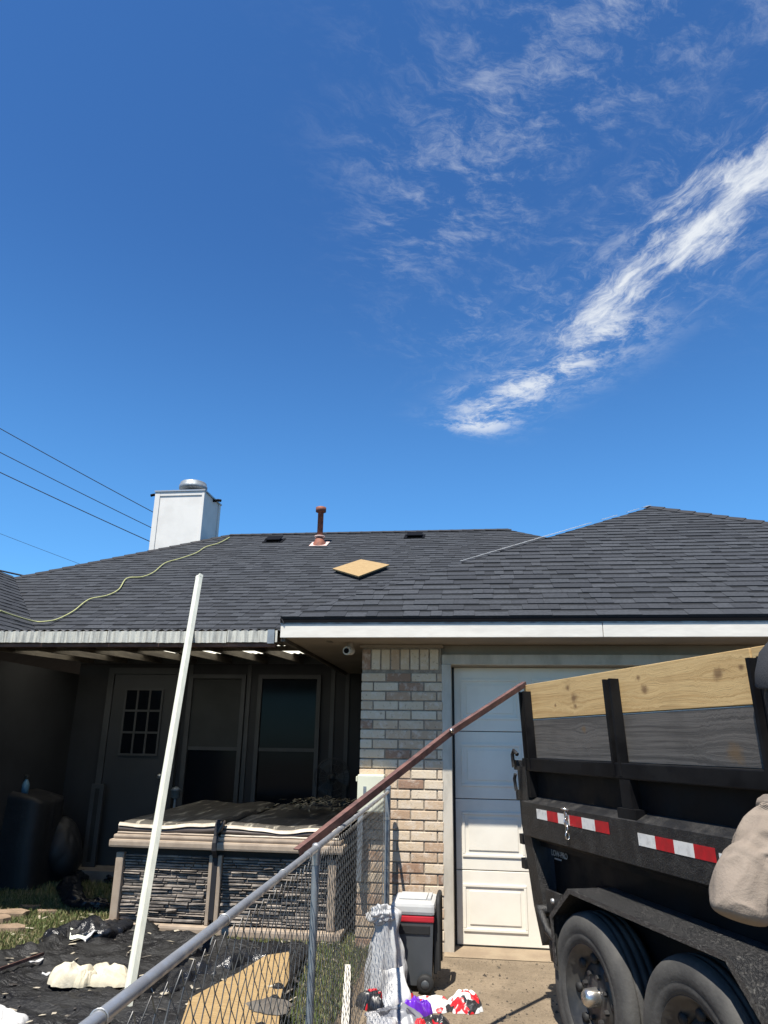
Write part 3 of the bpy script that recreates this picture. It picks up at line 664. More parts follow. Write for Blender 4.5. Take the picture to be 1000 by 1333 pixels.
# --- small fittings on the garage
uc0, uc1 = atY(466,1008,YB-.09), atY(500,1058,YB-.09)
ub = H().box((uc0.x,YB-.11,uc1.z), (uc1.x,YB+.0,uc0.z), 0.012).build('utility_box', 'box_beige', house)
for zz in (uc0.z-.035, uc1.z+.035): H().box((uc0.x-.014,YB-.10,zz-.02), (uc0.x-.001,YB-.03,zz+.02), .004).build('hinge', 'box_beige', ub)
H().box((uc0.x+.05,YB-.1125,uc0.z-.165), (uc0.x+.075,YB-.1105,uc0.z-.09)).build('vent_slot', 'galv_dull', ub)
H().box((uc0.x+.01,YB-.105,uc1.z-.5), (uc0.x+.05,YB-.005,uc1.z-.001)).build('conduit', 'galv_dull', ub)
sc = atY(456,845,6.20)
cmr = H().tube([(sc.x,6.20,ZS-.001), (sc.x,6.20,ZS-.05)], 0.028, 12).build('security_camera', 'soffit', house)
H().tube([(sc.x,6.24,ZS-.065), (sc.x-.02,6.14,ZS-.075)], 0.036, 14).build('camera_body', 'trim_paint', cmr)
H().tube([(sc.x-.02,6.1395,ZS-.075), (sc.x-.022,6.13,ZS-.076)], 0.022, 12).build('lens', 'vent_black', cmr)

# ================================================================ LOOSE THINGS ON THE ROOF, CABLES
rp = [(0,795),(20,802),(45,809),(60,809),(75,806),(95,796),(110,784),(120,779),(140,775),(155,767),(165,753),(185,751),(200,745),(215,733),(235,727),(255,720),(268,712),(285,707),(299,699.5)]
pts = []
for (x, y) in rp:
    pts.append(atP(x, y, V0+Vector((0,0,.07)), nW) if x < 44 else onP2(x, y, 0.035 if x > 70 else .07))
def smooth(pts, n=5):
    out = []
    for i in range(len(pts)-1):
        p0, p1, p2, p3 = pts[max(i-1,0)], pts[i], pts[i+1], pts[min(i+2,len(pts)-1)]
        for k in range(n):
            t = k/n; out.append(0.5*((2*p1)+(p2-p0)*t+(2*p0-5*p1+4*p2-p3)*t*t+(3*p1-p0-3*p2+p3)*t**3))
    return out+[pts[-1]]
tag(MB().tube(smooth(pts), 0.010, 6).build('rope', 'rope_yellow'), 'thin yellow rope lying loosely across the shingle roof', 'rope')
Q = [onP2(433,740,.085), onP2(467,750,.085), onP2(507,735,.085), onP2(470,728,.085)]
cv = thing('roof_hatch_cover', 'tan plywood panel lying on the dark shingle roof', 'panel', sum(Q, Vector())/4-n2*0.075)
lf = local(cv)
MB(lf).prism([q-n2*0.022 for q in Q], n2*0.022).build('plywood_top', 'plywood', cv)
ctr = sum(Q, Vector())/4
MB(lf).prism([ctr+(q-ctr)*0.90-n2*0.072 for q in Q], n2*0.049).build('curb', 'seal_black', cv)
for i, (a, b, da, db) in enumerate((((-160,467),(330,735),24,33), ((-160,506),(330,750),25,34), ((-160,538),(330,764),26,35), ((-160,632),(300,806),40,55), ((-120,715),(120,768),16,18))):
    A, B = atD(*a, da), atD(*b, db); pts = []
    for k in range(21):
        t = k/20; p = A.lerp(B, t); p.z -= 0.12*4*t*(1-t)*(1 if i < 4 else .2); pts.append(p)
    lab = ['upper power cable running down behind the white chimney', 'middle power cable running down behind the white chimney', 'lower power cable of three passing behind the white chimney', 'thin faint cable dropping behind the roof left of the chimney', 'short black cable just above the left roof valley'][i]
    tag(MB().tube(pts, (0.017,0.017,0.02,0.012,0.022)[i], 5).build('power_cable', 'cable'), lab, 'cable', 'power cables behind the house')

# ================================================================ DUMP TRAILER
TU = Vector((0.370, -0.929, 0)).normalized(); TOUT = Vector((-TU.y*-1*-1, 0, 0))
TOUT = Vector((TU.y, -TU.x, 0))            # outward, towards the yard
T0 = atD(693, 1055, 4.92)
tr = thing('dump_trailer', 'black twin-axle dump trailer with tall plank sides backed up to the garage', 'trailer', (T0.x, T0.y, 0), math.atan2(TU.y, TU.x))
def S(x, y, off=0.0):
    """pixel -> (distance along the trailer from its tail, height) on the side plane moved out by off"""
    q = Vector((T0.x, T0.y, 0))+TOUT*off; p = atP(x, y, q, TOUT)
    return (p-Vector((T0.x, T0.y, 0))).dot(TU), p.z
def shear(p): return Vector((p.x, p.y-0.05*(p.z-1.1), p.z))
def T(): return MB(shear)
# local y points inwards, so "o" metres outwards is y = -o
def tb(mb, s0, s1, o0, o1, z0, z1, bev=0.0): return mb.box((s0,-o0,z0), (s1,-o1,z1), bev)
TL = 4.3
tb(T(), 0.0, TL, 0.0, -0.03, 0.93, 1.40).build('side_wall', 'black_paint', tr)
tb(T(), 0.12, TL, -0.06, -0.09, 0.42, 0.95).build('lower_side', 'black_paint', tr)
tb(T(), 0.0, TL, -1.97, -2.0, 0.42, 1.40).build('side_wall', 'black_paint', tr)
tb(T(), 0.05, TL, -0.09, -1.97, 0.50, 0.56).build('bed_floor', 'black_paint', tr)
tb(T(), TL, TL+.05, 0.0, -2.0, 0.42, 1.44).build('front_wall', 'black_paint', tr)
zt0 = S(705,988,.05)[1]
tb(T(), 0.02, TL, 0.05, -0.045, zt0-.075, zt0, 0.006).build('top_rail', 'black_paint', tr)
tb(T(), 0.02, TL, -1.955, -2.05, zt0-.075, zt0, 0.006).build('top_rail', 'black_paint', tr)
za, zb = S(705,1093,.07)[1], S(700,1047,.07)[1]
mr = T().prism([(0.0,-0.001,zb+.035),(0.0,-0.07,zb),(0.0,-0.07,za),(0.0,-0.001,za-.03)], (TL,0,0)).build('mid_rail', 'black_dusty', tr)
for s_ in (0.02, 1.13, 2.16, 3.2):
    tb(T(), s_, s_+.09, 0.05, 0.0, zb+.03, zt0-.076).build('side_rib', 'black_paint', tr)
tb(T(), 1.10, 1.26, 0.062, 0.0, zb+.002, zb+.05).build('rib_foot', 'black_paint', tr)
# plank sides
tp, tm = S(830,868,.03)[1], S(830,929,.02)[1]
for o0 in (0.0, -1.93):
    for (s0, s1) in ((0.035, 2.10), (2.11, 4.15)):
        tb(T(), s0, s1, o0+.002, o0-.038, tm+.006, tp, 0.003).build('plank', 'board_new', tr)
        tb(T(), s0+.01, s1, o0-.001, o0-.039, zt0+.001, tm, 0.003).build('plank', 'board_grey', tr)
for s_ in (0.062, 1.085, 2.13, 3.2, 4.05):
    for (oo, sg) in ((0.0, 1), (-1.99, -1)):
        mb = T(); w = 0.076; a = oo+.004*sg
        tb(mb, s_, s_+.018, a, a+.05*sg, zt0-.06, tp-.045)
        tb(mb, s_+w-.018, s_+w, a, a+.05*sg, zt0-.06, tp-.045)
        tb(mb, s_+.018, s_+w-.018, a, a+.022*sg, zt0-.06, tp-.045)
        st = mb.build('stake', 'black_paint', tr)
        if sg > 0:
            for zz in (tp-.09, tm-.11):
                T().lathe([(0,-.006),(.008,-.005),(.009,0)], (s_+w/2,-a-.022,zz), 'y', 8).build('bolt', 'chrome', st)
# tail: corner post, gate seen edge-on, latch hardware
T().prism([(-.05,-.055,zt0-.05),(.07,-.055,zt0-.05),(.07,-.055,1.0),(.20,-.055,.46),(.10,-.055,.40),(.03,-.055,.60),(-.05,-.055,1.05)], (0,.09,0)).build('corner_post', 'black_dusty', tr)
T().prism([(-.05,1.95,zt0-.05),(.07,1.95,zt0-.05),(.07,1.95,1.0),(.20,1.95,.46),(.10,1.95,.40),(.03,1.95,.60),(-.05,1.95,1.05)], (0,.09,0)).build('corner_post', 'black_dusty', tr)
gt = T().prism([(-.09,-.03,zt0-.03),(-.055,-.03,zt0-.03),(-.055,-.03,1.05),(.02,-.03,.58),(-.015,-.03,.56),(-.09,-.03,1.05)], (0,2.0,0)).build('tailgate', 'black_dusty', tr)
for zz in (1.36, 1.18, 0.92, 0.78):
    tb(T(), -.115, -.06, 0.05, -0.01, zz, zz+.06, .004).build('gate_hinge', 'black_dusty', gt)
T().tube([(-.02,-.06,zt0+.02),(-.06,-.065,zt0+.045),(-.085,-.065,zt0+.02),(-.08,-.065,zt0-.06)], .012, 8).build('hook', 'black_dusty', tr)
T().tube([(-.075,-.06,zt0-.10),(-.095,-.06,zt0-.13),(-.08,-.06,zt0-.20)], .011, 8).build('hook', 'black_dusty', tr)
s_, z_ = S(712,1185,.08)
tb(T(), s_-.06, s_+.12, .055, .075, z_-.02, z_+.10, .004).build('latch_plate', 'black_dusty', tr)
T().lathe([(0,-.012),(.014,-.010),(.016,0)], (s_+.03,-.075,z_+.05), 'y', 8).build('bolt', 'galv', tr)
T().tube([(s_-.10,-.10,z_-.02),(s_-.06,-.11,z_-.03),(s_,-.11,z_-.10),(s_+.07,-.10,z_-.13)], .022, 8).build('latch_lever', 'black_dusty', tr)
T().tube([(s_-.06,-.085,z_-.06),(s_-.01,-.09,z_-.13),(s_+.06,-.085,z_-.06)], .016, 8).build('latch_link', 'black_dusty', tr)
T().lathe([(0,-.03),(.03,-.025),(.03,0.04)], (s_-.10,-.09,z_-.02), 'y', 10).build('latch_knob', 'black_dusty', tr)
T().lathe([(0.0,-.13),(.05,-.13),(.055,-.05),(.045,.02),(0,.03)], (s_+.02,-.06,z_-.12), 'z', 14).build('hitch_socket', 'black_dusty', tr)
tb(T(), s_+.10, s_+.16, .06, -.02, .24, .52, .004).build('mud_bracket', 'black_dusty', tr)
# reflective tape, in its red and white blocks
def tape_run(px, py0, py1, x_end, n, first):
    s0, z0 = S(px, py0, .0715); s1 = S(x_end, py1, .0715)[0]; w = (s1-s0)/n
    for i in range(n):
        c = first if i % 2 == 0 else ('tape_red' if first == 'tape_white' else 'tape_white')
        tb(T(), s0+i*w, s0+(i+1)*w-.0015, .0702, .0715, z0-.028, z0+.026).build('reflective_tape', c, mr)
tape_run(699, 1059, 1076, 793, 6, 'tape_white'); tape_run(831, 1092, 1113, 932, 4, 'tape_white'); tape_run(937, 1120, 1140, 1040, 4, 'tape_white')
# chain hanging over the tape
s_, z_ = S(737,1062,.085)
for i in range(4):
    r = []
    for k in range(9):
        a = k*math.pi/4; u_ = .011*math.cos(a); w_ = .021*math.sin(a)
        r.append((s_+(u_ if i % 2 == 0 else 0), -.085-(0 if i % 2 == 0 else u_), z_-.034*i+w_))
    T().tube(r, .0045, 6, False).build('chain_link', 'chrome', tr)
T().tube([(s_-.012,-.072,z_+.03),(s_-.012,-.10,z_+.035),(s_+.012,-.10,z_+.035),(s_+.012,-.072,z_+.03)], .006, 6).build('chain_ring', 'chrome', tr)
# lettering
s_, z_ = S(707,1104,.0)
def text_part(txt, size, s, z, o_, parent, mat):
    cu = bpy.data.curves.new('lettering', 'FONT'); cu.body = txt; cu.size = size; cu.extrude = 0.0006; cu.offset = 0.001
    ob = bpy.data.objects.new('lettering_tmp', cu); COL.objects.link(ob); dg = bpy.context.evaluated_depsgraph_get()
    me = bpy.data.meshes.new_from_object(ob.evaluated_get(dg)); bpy.data.objects.remove(ob); bpy.data.curves.remove(cu)
    for v in me.vertices:
        x, y, z2 = v.co; v.co = Vector((s+x, -o_-z2, z+y))
    me.materials.clear(); me.materials.append(MATS[mat]); return link('lettering', me, parent)
text_part('LOW-PRO', 0.044, s_-.01, 0.884, -0.0585, tr, 'decal')
mb = MB()
for k in range(5): mb.box((s_+.03+k*.018,.0575,.866), (s_+.044+k*.018,.0595,.874))
mb.build('lettering_line', 'decal', tr)
# fender over both wheels
prof = [S(*p, .19) for p in ((722,1243),(717,1190),(740,1157),(950,1245),(1002,1333))]
prof.append((prof[-1][0]+.16, .36)); prof[0] = (prof[0][0], .42)
mb = MB()
for i in range(len(prof)-1):
    (s0, z0), (s1, z1) = prof[i], prof[i+1]; d = Vector((s1-s0, 0, z1-z0)).normalized(); nn = Vector((d.z, 0, -d.x))
    if nn.z > 0 or (abs(nn.z) < .2 and nn.x*(i-2) > 0): nn = -nn
    mb.prism([(s0,-.19,z0),(s1,-.19,z1),(s1,.06,z1),(s0,.06,z0)], -Vector((0,0,.004)) if abs(d.x) > .3 else nn*.004)
fd = mb.build('fender', 'bedliner', tr)
mb = MB(); inner = []
cen = Vector((sum(p[0] for p in prof)/len(prof), 0, 0.25))
for (s0, z0) in prof: inner.append(Vector((s0, -.191, z0)) + (cen-Vector((s0,0,z0))).normalized()*.030)
for i in range(len(prof)-1):
    mb.prism([(prof[i][0],-.191,prof[i][1]),(prof[i+1][0],-.191,prof[i+1][1]),tuple(inner[i+1]),tuple(inner[i])], (0,-.005,0))
mb.build('fender_lip', 'bedliner', fd)
tb(MB(), prof[1][0]+.06, prof[4][0], -.04, -.059, .45, .80).build('wheel_well', 'black_paint', tr)
# wheels
WR = 0.365
def wheel(s, o_, out):
    y0 = -o_; sg = -1 if out else 1
    w = MB().lathe([(0.150,.02*sg),(0.18,.055*sg),(0.205,.06*sg),(0.222,.092*sg),(0.228,.092*sg),(0.218,.03*sg),(0.218,-.09*sg)], (s,y0,WR), 'y', 40)
    w.lathe([(0.150,.02*sg),(0.135,.045*sg),(0.085,.05*sg),(0.0,.05*sg)], (s,y0,WR), 'y', 40)
    root_ = w.build('wheel', 'rim_black', tr)
    p = [(.221,.086),(.232,.097),(.26,.104),(.27,.101),(.276,.105),(.31,.105),(.335,.098),(.352,.086),(.360,.072),(.363,.055),(.365,.048),(.358,.046),(.358,.038),(.365,.036),(.3655,.008),(.358,.006),(.358,-.006),(.3655,-.008),(.365,-.036),(.358,-.038),(.358,-.046),(.365,-.048),(.360,-.072),(.335,-.098),(.27,-.105),(.221,-.086)]
    MB().lathe([(r, h_*sg) for r, h_ in p], (s,y0,WR), 'y', 56).build('tyre', 'tyre', root_)
    if out:
        for k in range(8):
            a = 2*math.pi*k/8; c = Vector((s+.165*math.cos(a)*1.0, y0+sg*.046, WR+.165*math.sin(a)))
            MB().lathe([(0,.0165*sg),(.021,.0165*sg),(.023,.0*sg)], c, 'y', 12).build('vent_hole', 'seal_black', root_)
            a += math.pi/8; c = Vector((s+.10*math.cos(a), y0+sg*.048, WR+.10*math.sin(a)))
            MB().lathe([(0,.022*sg),(.011,.020*sg),(.013,0)], c, 'y', 6, False).build('lug_nut', 'rim_black', root_)
        MB().lathe([(0.0,.122*sg),(.028,.119*sg),(.040,.105*sg),(.043,.05*sg)], (s,y0,WR), 'y', 20).build('hub_cap', 'chrome', root_)
hb = S(772,1313,.15)[0]; hb2 = hb+.795
for s_ in (hb, hb2):
    wheel(s_, 0.075, True); wheel(s_, -2.075, False)
    MB().tube([(s_,.02,.34),(s_,1.98,.34)], .035, 10).build('axle', 'black_paint', tr)
for y_ in (0.35, 1.65): MB().box((.1,y_-.03,.38), (TL+.2,y_+.03,.499)).build('frame_beam', 'black_paint', tr)
MB().tube([(TL+.2,.38,.44),(TL+1.2,1.0,.44)], .05, 8).build('tongue', 'black_paint', tr)
MB().tube([(TL+.2,1.62,.44),(TL+1.2,1.0,.44)], .05, 8).build('tongue', 'black_paint', tr)
MB().tube([(TL+1.0,1.0,0.0),(TL+1.0,1.0,.75)], .035, 10).build('jack', 'black_paint', tr)

# ================================================================ CHAIN-LINK FENCE
def fx(y): return -0.594-0.0444*(y-2.806)
FZ = 1.144
fn = thing('chain_link_fence', 'galvanised chain-link fence with round top rail between yard and driveway', 'fence', (fx(3), 3, 0))
lf = local(fn); ya, yb_ = -0.6, 6.15
MB(lf).tube([(fx(ya),ya,FZ),(fx(2.7),2.7,FZ)], .0104, 18).build('top_rail', 'galv', fn)
MB(lf).tube([(fx(2.7),2.7,FZ),(fx(yb_),yb_,FZ)], .0115, 18).build('top_rail', 'galv', fn)
MB(lf).tube([(fx(2.62),2.62,FZ),(fx(2.78),2.78,FZ)], .0125, 18).build('rail_sleeve', 'galv', fn)
for y_ in (-0.25, 2.806):
    p = MB(lf).tube([(fx(y_),y_,-.1),(fx(y_),y_,FZ-.015)], .0138, 14).build('post', 'galv_dull', fn)
    MB(lf).lathe([(.0152,-.055),(.016,-.022),(.0165,.0),(.014,.013),(.007,.017),(0,.018)], (fx(y_),y_,FZ), 'z', 14).build('post_cap', 'galv', p)
p = MB(lf).tube([(fx(6.17),6.17,-.1),(fx(6.17),6.17,FZ+.03)], .023, 16).build('post', 'galv_dull', fn)
MB(lf).lathe([(.0245,.0),(.0245,.022),(.014,.036),(0,.04)], (fx(6.17),6.17,FZ+.02), 'z', 16).build('post_cap', 'galv_dull', p)
for zz in (.25, .6, .95): MB(lf).lathe([(.0248,-.012),(.0248,.012)], (fx(6.17),6.17,zz), 'z', 16).build('tension_band', 'galv', p)
MB(lf).box((fx(6.08)-.028,6.08,.05), (fx(6.08)-.022,6.10,1.11)).build('tension_bar', 'galv', fn)
mb = MB(lf); a_ = 0.0365; nw = int((6.09-ya)/a_)
nz = int((FZ-.03-.04)/a_)
for i in range(nw):
    pts = []
    for k in range(nz+1):
        y_ = ya+(i+((k+i) % 2))*a_ + 0.003*noise.noise((i*.3, k*.3, 0)); bulge = 0.012*noise.noise((y_*1.7, k*a_*1.5, 3.1))
        pts.append((fx(y_)-.024+bulge+(.0018 if k % 2 else -.0018), y_, .04+k*a_))
    mb.tube(pts, .0016, 3, False)
mb.build('wire_mesh', 'wire', fn)
for i in range(10):
    y_ = 0.5+i*.58; MB(lf).tube([(fx(y_)-.024,y_,FZ-.045)]+[(fx(y_)+.0118*math.cos(math.pi-k*.45), y_+.001*k, FZ+.0118*math.sin(math.pi-k*.45)) for k in range(11)], .0014, 5).build('tie_wire', 'galv', fn)
# brown metal bar from the trailer's tail down along the rail
A = Vector((T0.x, T0.y, 0)) + TU*0.09 - TOUT*(-0.035); A.z = tp+.004
A = atP(685, 888, A, TOUT); Mp = atD(588, 951, 4.25); Bp = atD(389, 1107, 3.30)
b0 = thing('rusty_metal_bar', 'long bent rusty brown angle bar propped between trailer tail and fence top rail', 'metal bar', Mp)
lf = local(b0)
for (P_, Q_) in ((A, Mp), (Mp, Bp)):
    d = (Q_-P_).normalized(); sd = d.cross(Vector((0,0,1))).normalized(); uu = sd.cross(d)
    MB(lf).prism([P_, P_+uu*.004, P_+uu*.004+sd*.030, P_+sd*.030], Q_-P_).build('top_flange', 'rust_bar', b0)
    MB(lf).prism([P_-uu*.0005, P_-uu*.028, P_-uu*.028+sd*.004, P_-uu*.0005+sd*.004], Q_-P_).build('side_flange', 'rust_bar', b0)
MB(lf).lathe([(0,-.012),(.012,-.008),(.014,.01)], Mp+Vector((0,-.012,.0)), 'y', 8).build('bolt', 'chrome', b0)
# long white downspout leaning on the patio eave
pb, pm = Vector(atZ(165,1312,0.03)), atY(247,825,5.955)
ptop = pm+(pm-pb)*0.235
q = thing('white_downspout', 'long white gutter downspout leaning upright against the patio eave', 'downspout', pb)
lf = local(q); d = (ptop-pb).normalized(); sx = Vector((1,-.75,0)); sx = (sx-d*sx.dot(d)).normalized(); sy = d.cross(sx)
mb = MB(lf)
ringp = []
for (u_, v_) in ((-.034,-.022),(-.012,-.022),(-.008,-.018),(.008,-.018),(.012,-.022),(.034,-.022),(.034,.022),(-.034,.022)): ringp.append((sx*u_+sy*v_)*.82)
mb.prism([pb+r for r in ringp], ptop-pb); mb.build('tube', 'pvc_white', q)
MB(lf).prism([ptop+r*1.06 for r in ringp], d*.03).build('end_lip', 'pvc_white', q)

# ================================================================ HOT TUB
TX0, TX1, TY0, TY1 = -3.10, -1.18, 6.44, 8.38
ht = thing('hot_tub', 'square hot tub with tan rim and dark stacked-stone cabinet on the patio edge', 'hot tub', ((TX0+TX1)/2, (TY0+TY1)/2, 0))
lf = local(ht)
MB(lf).box((TX0-.05,TY0-.05,0.0), (TX1+.05,TY1+.05,.075), .02).build('base', 'tub_tan', ht)
MB(lf).box((TX0+.05,TY0+.05,.076), (TX1-.05,TY1-.05,.635)).build('cabinet_core', 'seal_black', ht)
for (x, y) in ((TX0+.045,TY0+.03),(TX1-.045,TY0+.03),(TX0+.045,TY1-.03),(TX1-.045,TY1-.03)):
    MB(lf).box((x-.035,y-.035,.076), (x+.035,y+.035,.60), .012).build('corner_post', 'tub_tan', ht)
xm = atY(281,1150,TY0).x
MB(lf).box((xm-.075,TY0+.002,.076), (xm-.045,TY0+.05,.60), .006).build('centre_post', 'tub_tan', ht)
MB(lf).box((xm+.0,TY0+.002,.076), (xm+.035,TY0+.05,.60), .006).build('centre_post', 'tub_tan', ht)
def stone_panel(u0, u1, place, name='stone_panel'):
    mb = MB(lf); z = .085
    while z < .585:
        hgt = random.uniform(.014, .030); u = u0
        while u < u1:
            w = random.uniform(.06, .26); ue = min(u+w, u1); dp = random.uniform(.006, .040); dz = random.uniform(-.003, .003)
            p = [place(a, b, c) for a, b, c in ((u,0,z),(ue,0,z),(ue,0,z+hgt-.003),(u,0,z+hgt-.003),(u+.004,dp*.8,z+.005+dz),(ue-.004,dp*random.uniform(.6,1),z+.004),(ue-.004,dp,z+hgt-.007+dz),(u+.004,dp*random.uniform(.6,1),z+hgt-.006))]
            mb.add(p, [(0,1,5,4),(1,2,6,5),(2,3,7,6),(3,0,4,7),(4,5,6,7)]); u = ue+.002
        z += hgt
    mb.build(name, 'tub_stone', ht, 'stuff')
stone_panel(TX0+.082, xm-.078, lambda a, d_, z: (a, TY0+.045-d_, z)); stone_panel(xm+.038, TX1-.082, lambda a, d_, z: (a, TY0+.045-d_, z))
stone_panel(TY0+.07, TY1-.07, lambda a, d_, z: (TX1-.045+d_, a, z)); stone_panel(TY0+.07, TY1-.07, lambda a, d_, z: (TX0+.045-d_, a, z))
MB(lf).box((TX0-.05,TY0-.045,.640), (TX1+.05,TY1+.045,.705), .018).build('rim', 'tub_tan', ht)
MB(lf).box((TX0-.025,TY0-.022,.7055), (TX1+.025,TY1+.022,.742), .015).build('rim_step', 'tub_tan', ht)
hc = thing('hot_tub_cover', 'worn brown two-part vinyl cover with painted sun streaks lying on the hot tub', 'tub cover', ((TX0+TX1)/2, (TY0+TY1)/2, .745))
lf = local(hc)
for (a, b, lift) in ((TX0+.0, xm-.03, .0), (xm+.01, TX1+.0, -.012)):
    def top(u, v, a=a, b=b, lift=lift):
        x = a+(b-a)*u; y = TY0+.025+(TY1-TY0-.05)*v
        z = .850+lift+.035*v+.018*noise.noise((x*2.2,y*1.6,2))+.012*noise.noise((x*6,y*3,5))-.02*math.exp(-((u-.5)**2)/.05)
        e_ = min(u, 1-u)*(b-a); f_ = min(v, 1-v)*(TY1-TY0)
        z -= .030*max(0, 1-min(e_, f_)/.04)**2
        return (x, y, z)
    MB(lf).grid(34, 40, top).build('cover_top', 'cover_sun_streaks', hc)
    def front(u, v, a=a, b=b, lift=lift, top=top):
        x, y, z1 = top(u, 0); z0 = .746+.006*noise.noise((x*3,0,9)); z = z0+(z1-z0)*v
        return (x, TY0+.023-.022*math.sin(math.pi*v)-.004*noise.noise((x*4,v*3,1)), z)
    MB(lf).grid(40, 8, front).build('cover_side', 'cover_brown', hc)
    MB(lf).grid(40, 3, lambda u, v: (lambda p, q: (p[0], p[1]-.016+.030*v, q[2]-.006+.026*math.sin(v*2)))(front(u,.85), top(u,0))).build('edge_piping', 'cover_skirt', hc)
    for uu_ in (0.0, 1.0):
        MB(lf).grid(4, 40, lambda u, v, uu_=uu_: (lambda p: (p[0], p[1], .746+(p[2]-.746)*u))(top(uu_, v))).build('cover_side', 'cover_brown', hc)
    MB(lf).grid(30, 3, lambda u, v, a=a, b=b: (a+(b-a)*u, TY0+.006-.01*math.sin(v*3), .742+.018*v+.004*noise.noise((u*9,0,3)))).build('cover_flap', 'cover_skirt' if lift < 0 else 'tub_tan', hc)
def strapf(x, w, z0):
    pts = [(x,TY0+.35,.872),(x,TY0+.02,.872),(x,TY0-.008,.845),(x,TY0-.026,.75),(x,TY0-.050,.70),(x,TY0-.051,.64),(x,TY0-.0,.58),(x,TY0-.0,z0)]
    mb = MB(lf)
    for i in range(len(pts)-1):
        p, q_ = Vector(pts[i]), Vector(pts[i+1]); mb.add([p-Vector((w/2,0,0)), p+Vector((w/2,0,0)), q_+Vector((w/2,0,0)), q_-Vector((w/2,0,0))], [(0,1,2,3)])
    mb.build('strap', 'strap', hc)
strapf(xm-.022, .042, .12)
MB(lf).tube([(xm+.03,TY0-.01,.86),(xm+.015,TY0-.025,.82),(xm-.01,TY0-.025,.765),(xm+.02,TY0-.025,.80),(xm+.045,TY0-.015,.87)], .011, 6).build('strap_loop', 'cover_brown', hc)

def loft(mb, path, rad, nt=80, nth=48, cap=True):
    """surface swept along a smooth path; rad(t, angle) -> radius"""
    P_ = smooth([Vector(p) for p in path], 12); n_ = len(P_)-1; rings = []; ref = None
    for i in range(nt+1):
        f = i/nt*n_; k = min(int(f), n_-1); p = P_[k].lerp(P_[k+1], f-k)
        d_ = (P_[min(k+2, n_)]-P_[max(k-1, 0)]).normalized()
        if ref is None: ref = d_.orthogonal()
        a_ = (ref-d_*ref.dot(d_)).normalized(); ref = a_; b_ = d_.cross(a_)
        rings.append([p+(a_*math.cos(2*math.pi*q/nth)+b_*math.sin(2*math.pi*q/nth))*rad(i/nt, 2*math.pi*q/nth) for q in range(nth)])
    vs = [v for r in rings for v in r]
    fs = [(i*nth+q, i*nth+(q+1) % nth, (i+1)*nth+(q+1) % nth, (i+1)*nth+q) for i in range(nt) for q in range(nth)]
    if cap: fs += [tuple(range(nth-1, -1, -1)), tuple(range(nt*nth, (nt+1)*nth))]
    mb.add(vs, fs, True); return mb
# ================================================================ crumpled soft things
def crumple(name, c, size, mat, seed, amp=0.35, freq=1.6, sub=4, parent=None, rz=0.0, flat=True, fold=0.0):
    bm = bmesh.new(); bmesh.ops.create_icosphere(bm, subdivisions=sub+1, radius=1.0)
    R_ = Matrix.Rotation(rz, 3, 'Z'); o1 = Vector((seed*3.7, seed*1.3, seed*.7))
    for v in bm.verts:
        p = v.co.copy(); n_ = noise.noise(p*freq+o1)
        dv_, _p = noise.voronoi(p*freq*0.95+o1); dw_, _p = noise.voronoi(p*freq*2.1-o1)
        k = 1+amp*0.8*n_+amp*0.80*(min(dv_[1]-dv_[0], .6)-.3)+amp*0.14*(min(dw_[1]-dw_[0], .5)-.25)   # flat facets meeting in sharp creases
        q_ = p*k; q_ = Vector((q_.x*size[0], q_.y*size[1], q_.z*size[2])); q_ = R_ @ q_
        v.co = q_ + Vector((0,0,size[2]*0.9))
        if v.co.z < 0.0: v.co.z = 0.002*(1+n_)
    me = bpy.data.meshes.new(name); bm.to_mesh(me); bm.free(); me.polygons.foreach_set('use_smooth', [True]*len(me.polygons))
    me.materials.append(MATS[mat]); o_ = link(name, me, parent); o_.location = c; return o_
def heap(name, c, size, mat, seed, parent=None, rz=0.0, crease=1.0):
    """limp bag or cloth slumped on the ground: irregular outline, soft rise, sharp folds"""
    R_ = Matrix.Rotation(rz, 3, 'Z'); c = Vector(c)
    def fn_(u, v):
        a = 2*math.pi*u; ca, sa = math.cos(a), math.sin(a)
        rb = 1+.28*noise.noise((ca*1.2+seed, sa*1.2, seed))+.16*noise.noise((ca*3+seed, sa*3, 2.0)); ro = v*rb
        x, y = ca*ro, sa*ro
        dm_ = math.sqrt(max(0, 1-v**2.4)); z = dm_*(.62+.34*noise.noise((x*.9+seed*2, y*.9, 1)))
        z += crease*dm_*(.20*(1-abs(noise.noise((x*1.1+seed, y*1.1, 5+seed))))**3+.10*(1-abs(noise.noise((x*2.6, y*2.6+seed, 8))))**3-.14)
        x += .10*noise.noise((x*2.5, y*2.5, seed+3)); y += .10*noise.noise((x*2.5, y*2.5, seed+9))
        q_ = R_ @ Vector((x*size[0], y*size[1], 0)); return c+Vector((q_.x, q_.y, max(.002, z*size[2]*1.7)))
    return MB().grid(84, 40, fn_).build(name, mat, parent)
# black tarp over the yard
def in_poly(x, y, poly):
    c = False; n_ = len(poly)
    for i in range(n_):
        x1_, y1_ = poly[i]; x2_, y2_ = poly[(i+1) % n_]
        if (y1_ > y) != (y2_ > y) and x < (x2_-x1_)*(y-y1_)/(y2_-y1_)+x1_: c = not c
    return c
tpx = [(-120,1262),(0,1246),(40,1240),(75,1224),(120,1220),(165,1205),(190,1203),(215,1222),(300,1233),(380,1236),(412,1240),(395,1262),(380,1300),(372,1340)]
TP = [tuple(atZ(x, y, 0.02).xy) for x, y in tpx] + [(-1.02,3.4),(-3.9,3.4)]
def edge_d(x, y, poly):
    best = 9
    for i in range(len(poly)):
        a = Vector(poly[i]); b = Vector(poly[(i+1) % len(poly)]); p = Vector((x, y)); ab = b-a
        t = max(0, min(1, (p-a).dot(ab)/ab.length_squared)); best = min(best, (p-(a+ab*t)).length)
    return best
